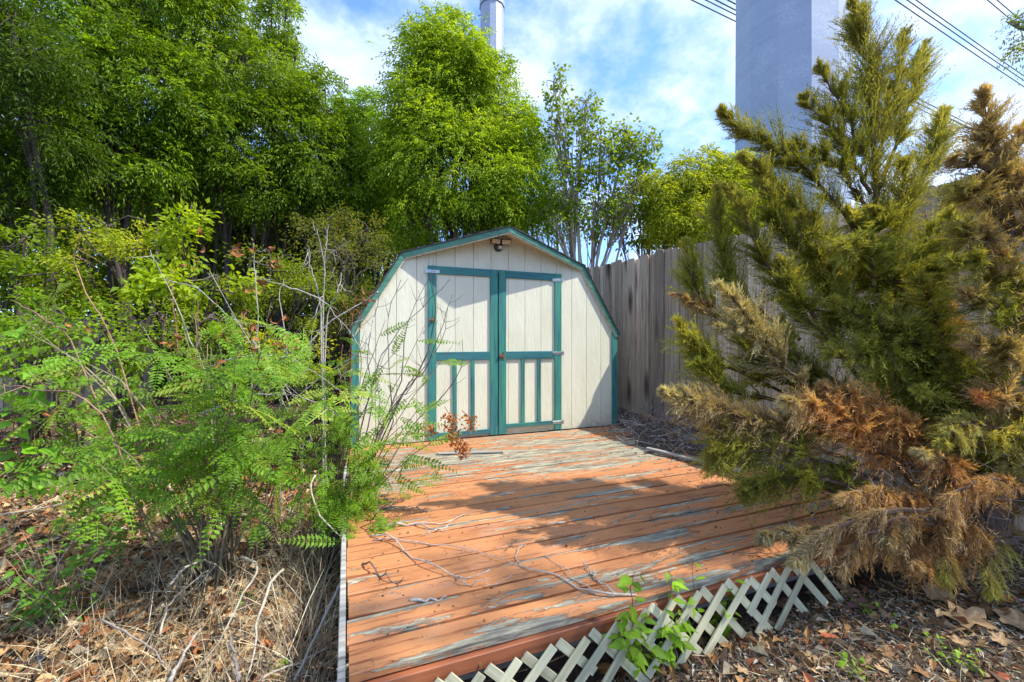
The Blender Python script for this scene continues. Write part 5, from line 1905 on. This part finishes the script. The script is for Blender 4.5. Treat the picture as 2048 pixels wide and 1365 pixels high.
# ------------------------------------------------------------------ large fallen leaves, each a thing
def big_leaf(seed, tint, lobed=True):
    r = np.random.default_rng(seed)
    mb = MB()
    k = 20
    th = np.arange(k) / k * 2 * math.pi
    rad = (.36 + .10 * np.cos(5 * th + .2) + r.normal(size=k) * .03) if lobed else (.36 + r.normal(size=k) * .02)
    sx = 1.0 if lobed else 1.25
    sy = .9 if lobed else .5
    bend = r.uniform(.2, .6)
    cur = r.uniform(-.4, .6)

    def surf(f):
        x, y = np.cos(th) * rad * f * sx, np.sin(th) * rad * f * sy
        z = bend * np.abs(y) * .8 + cur * x * x + .035 * np.sin(th * 5) * f + r.normal(size=k) * .018 * f
        return np.stack([x, y, z], 1)
    v = np.concatenate([[(0, 0, 0)], surf(.5), surf(1.0)])
    t = [(0, 1 + i, 1 + (i + 1) % k) for i in range(k)]
    q = [(1 + i, 1 + k + i, 1 + k + (i + 1) % k, 1 + (i + 1) % k) for i in range(k)]
    tt = np.asarray(tint)
    col = np.concatenate([[tt * 1.3], np.tile(tt, (k, 1)) * np.where(np.arange(k) % 4 == 0, 1.35, .95)[:, None], np.tile(tt, (k, 1)) * r.uniform(.7, 1.15, (k, 1))])
    mb.add(v, q, t, col)
    tube(mb, [(-.3 * sx, 0, .02), (-.5 * sx, .02, .05), (-.68 * sx, .05, .06)], .012, .008, 4, tt * 1.2)
    return mb.mesh("fallen_leaf", True)


TAN, PUR, ORG, BRN = C(.36, .235, .12), C(.17, .085, .07), C(.40, .20, .07), C(.26, .145, .065)
bl = [big_leaf(1100 + i, c_, l_) for i, (c_, l_) in enumerate([(TAN, 1), (TAN * 1.15, 1), (BRN, 1), (ORG, 0), (BRN, 0), (PUR, 0), (TAN, 0), (C(.45, .13, .06), 0)])]
named = [((1728, 1222), 5, .19, "large purplish brown leaf with pale veins lying right of the lattice"), ((1795, 1190), 6, .17, "narrow tan leaf lying beside the purplish leaf under the cedar"),
         ((1872, 1203), 0, .19, "broad tan leaf under the hanging cedar tips"), ((1935, 1250), 1, .21, "largest pale tan leaf on bare soil at the right"),
         ((1985, 1232), 2, .19, "brown leaf overlapping the largest tan leaf at the right"), ((2035, 1258), 0, .18, "tan leaf at the right edge of the view"),
         ((1690, 1190), 1, .15, "greyish tan leaf standing against the end of the lattice"), ((1660, 1285), 7, .09, "small bright red leaf on the ground right of the lattice"),
         ((1300, 1345), 0, .19, "crinkled tan leaf heap at the foot of the lattice by the vine"), ((1560, 1215), 2, .13, "brown leaf tucked under the lattice's right half"),
         ((1215, 1352), 3, .15, "orange brown leaf under the lattice at the bottom edge"), ((1610, 1175), 6, .12, "dry leaf leaning on the lattice beside the broken slat"),
         ((255, 1308), 1, .21, "largest crumpled tan leaf in the dry grass at the lower left"), ((575, 1235), 0, .17, "tan curled leaf left of the speckled branch"),
         ((470, 1278), 1, .15, "broad flat tan leaf between the two upright white stems"), ((600, 1318), 6, .15, "smooth golden brown leaf near the speckled branch at the bottom"),
         ((395, 1310), 3, .16, "long orange brown leaf at the bottom edge left of the white stem"), ((30, 1140), 7, .11, "reddish leaf under the weed at the left edge"),
         ((505, 1100), 3, .12, "rusty curled leaf right beside the shrub's stems"), ((560, 1108), 7, .10, "red brown leaf between the shrub and the deck")]
for (px, py), mi, s_, lab in named:
    c = Gg(px, py)
    o = link("fallen_leaf", bl[mi], M['dry'])
    z = float(gz(c[0], c[1])) + .025
    o.matrix_basis = Matrix.Translation(Vector((c[0], c[1], z))) @ orient((rs.normal(), rs.normal(), rs.normal() * .1), UP + rs.normal(size=3) * .15, s_)
    tag(o, lab, "leaf", "large dry leaves on the ground")
for k in range(150):
    if k % 3:
        px, py = rs.uniform(0, 690), rs.uniform(1010, 1365)
    else:
        px, py = rs.uniform(1180, 2048), rs.uniform(1180, 1365)
        if py < 1340 - (px - 1150) * .28 + 60:
            continue
    c = Gg(px, py)
    if not off_deck(c[0], c[1]):
        continue
    mi = int(rs.integers(len(bl)))
    o = link("fallen_leaf", bl[mi], M['dry'])
    o.matrix_basis = Matrix.Translation(Vector((c[0], c[1], float(gz(c[0], c[1])) + .02))) @ orient((rs.normal(), rs.normal(), rs.normal() * .3), UP + rs.normal(size=3) * .4, rs.uniform(.07, .14) * (1 if k % 3 else .65))
    hue = ("lobed tan", "lobed pale tan", "lobed brown", "narrow orange brown", "narrow dark brown", "narrow purplish", "smooth tan", "narrow red")[mi]
    if k % 3:
        zone = ("at the left edge", "under the left of the feathery shrub", "around the shrub's stems", "close to the left deck edge")[min(3, int(px / 172))] + (" far back" if py < 1120 else " half way down" if py < 1240 else " at the bottom")
    else:
        zone = ("below the vine", "below the right half of the lattice", "on the soil before the cedar", "in the lower right corner")[min(3, int((px - 1180) / 217))]
    lab = "loose %s leaf %s" % (hue, zone)
    tag(o, lab, "leaf", lab)
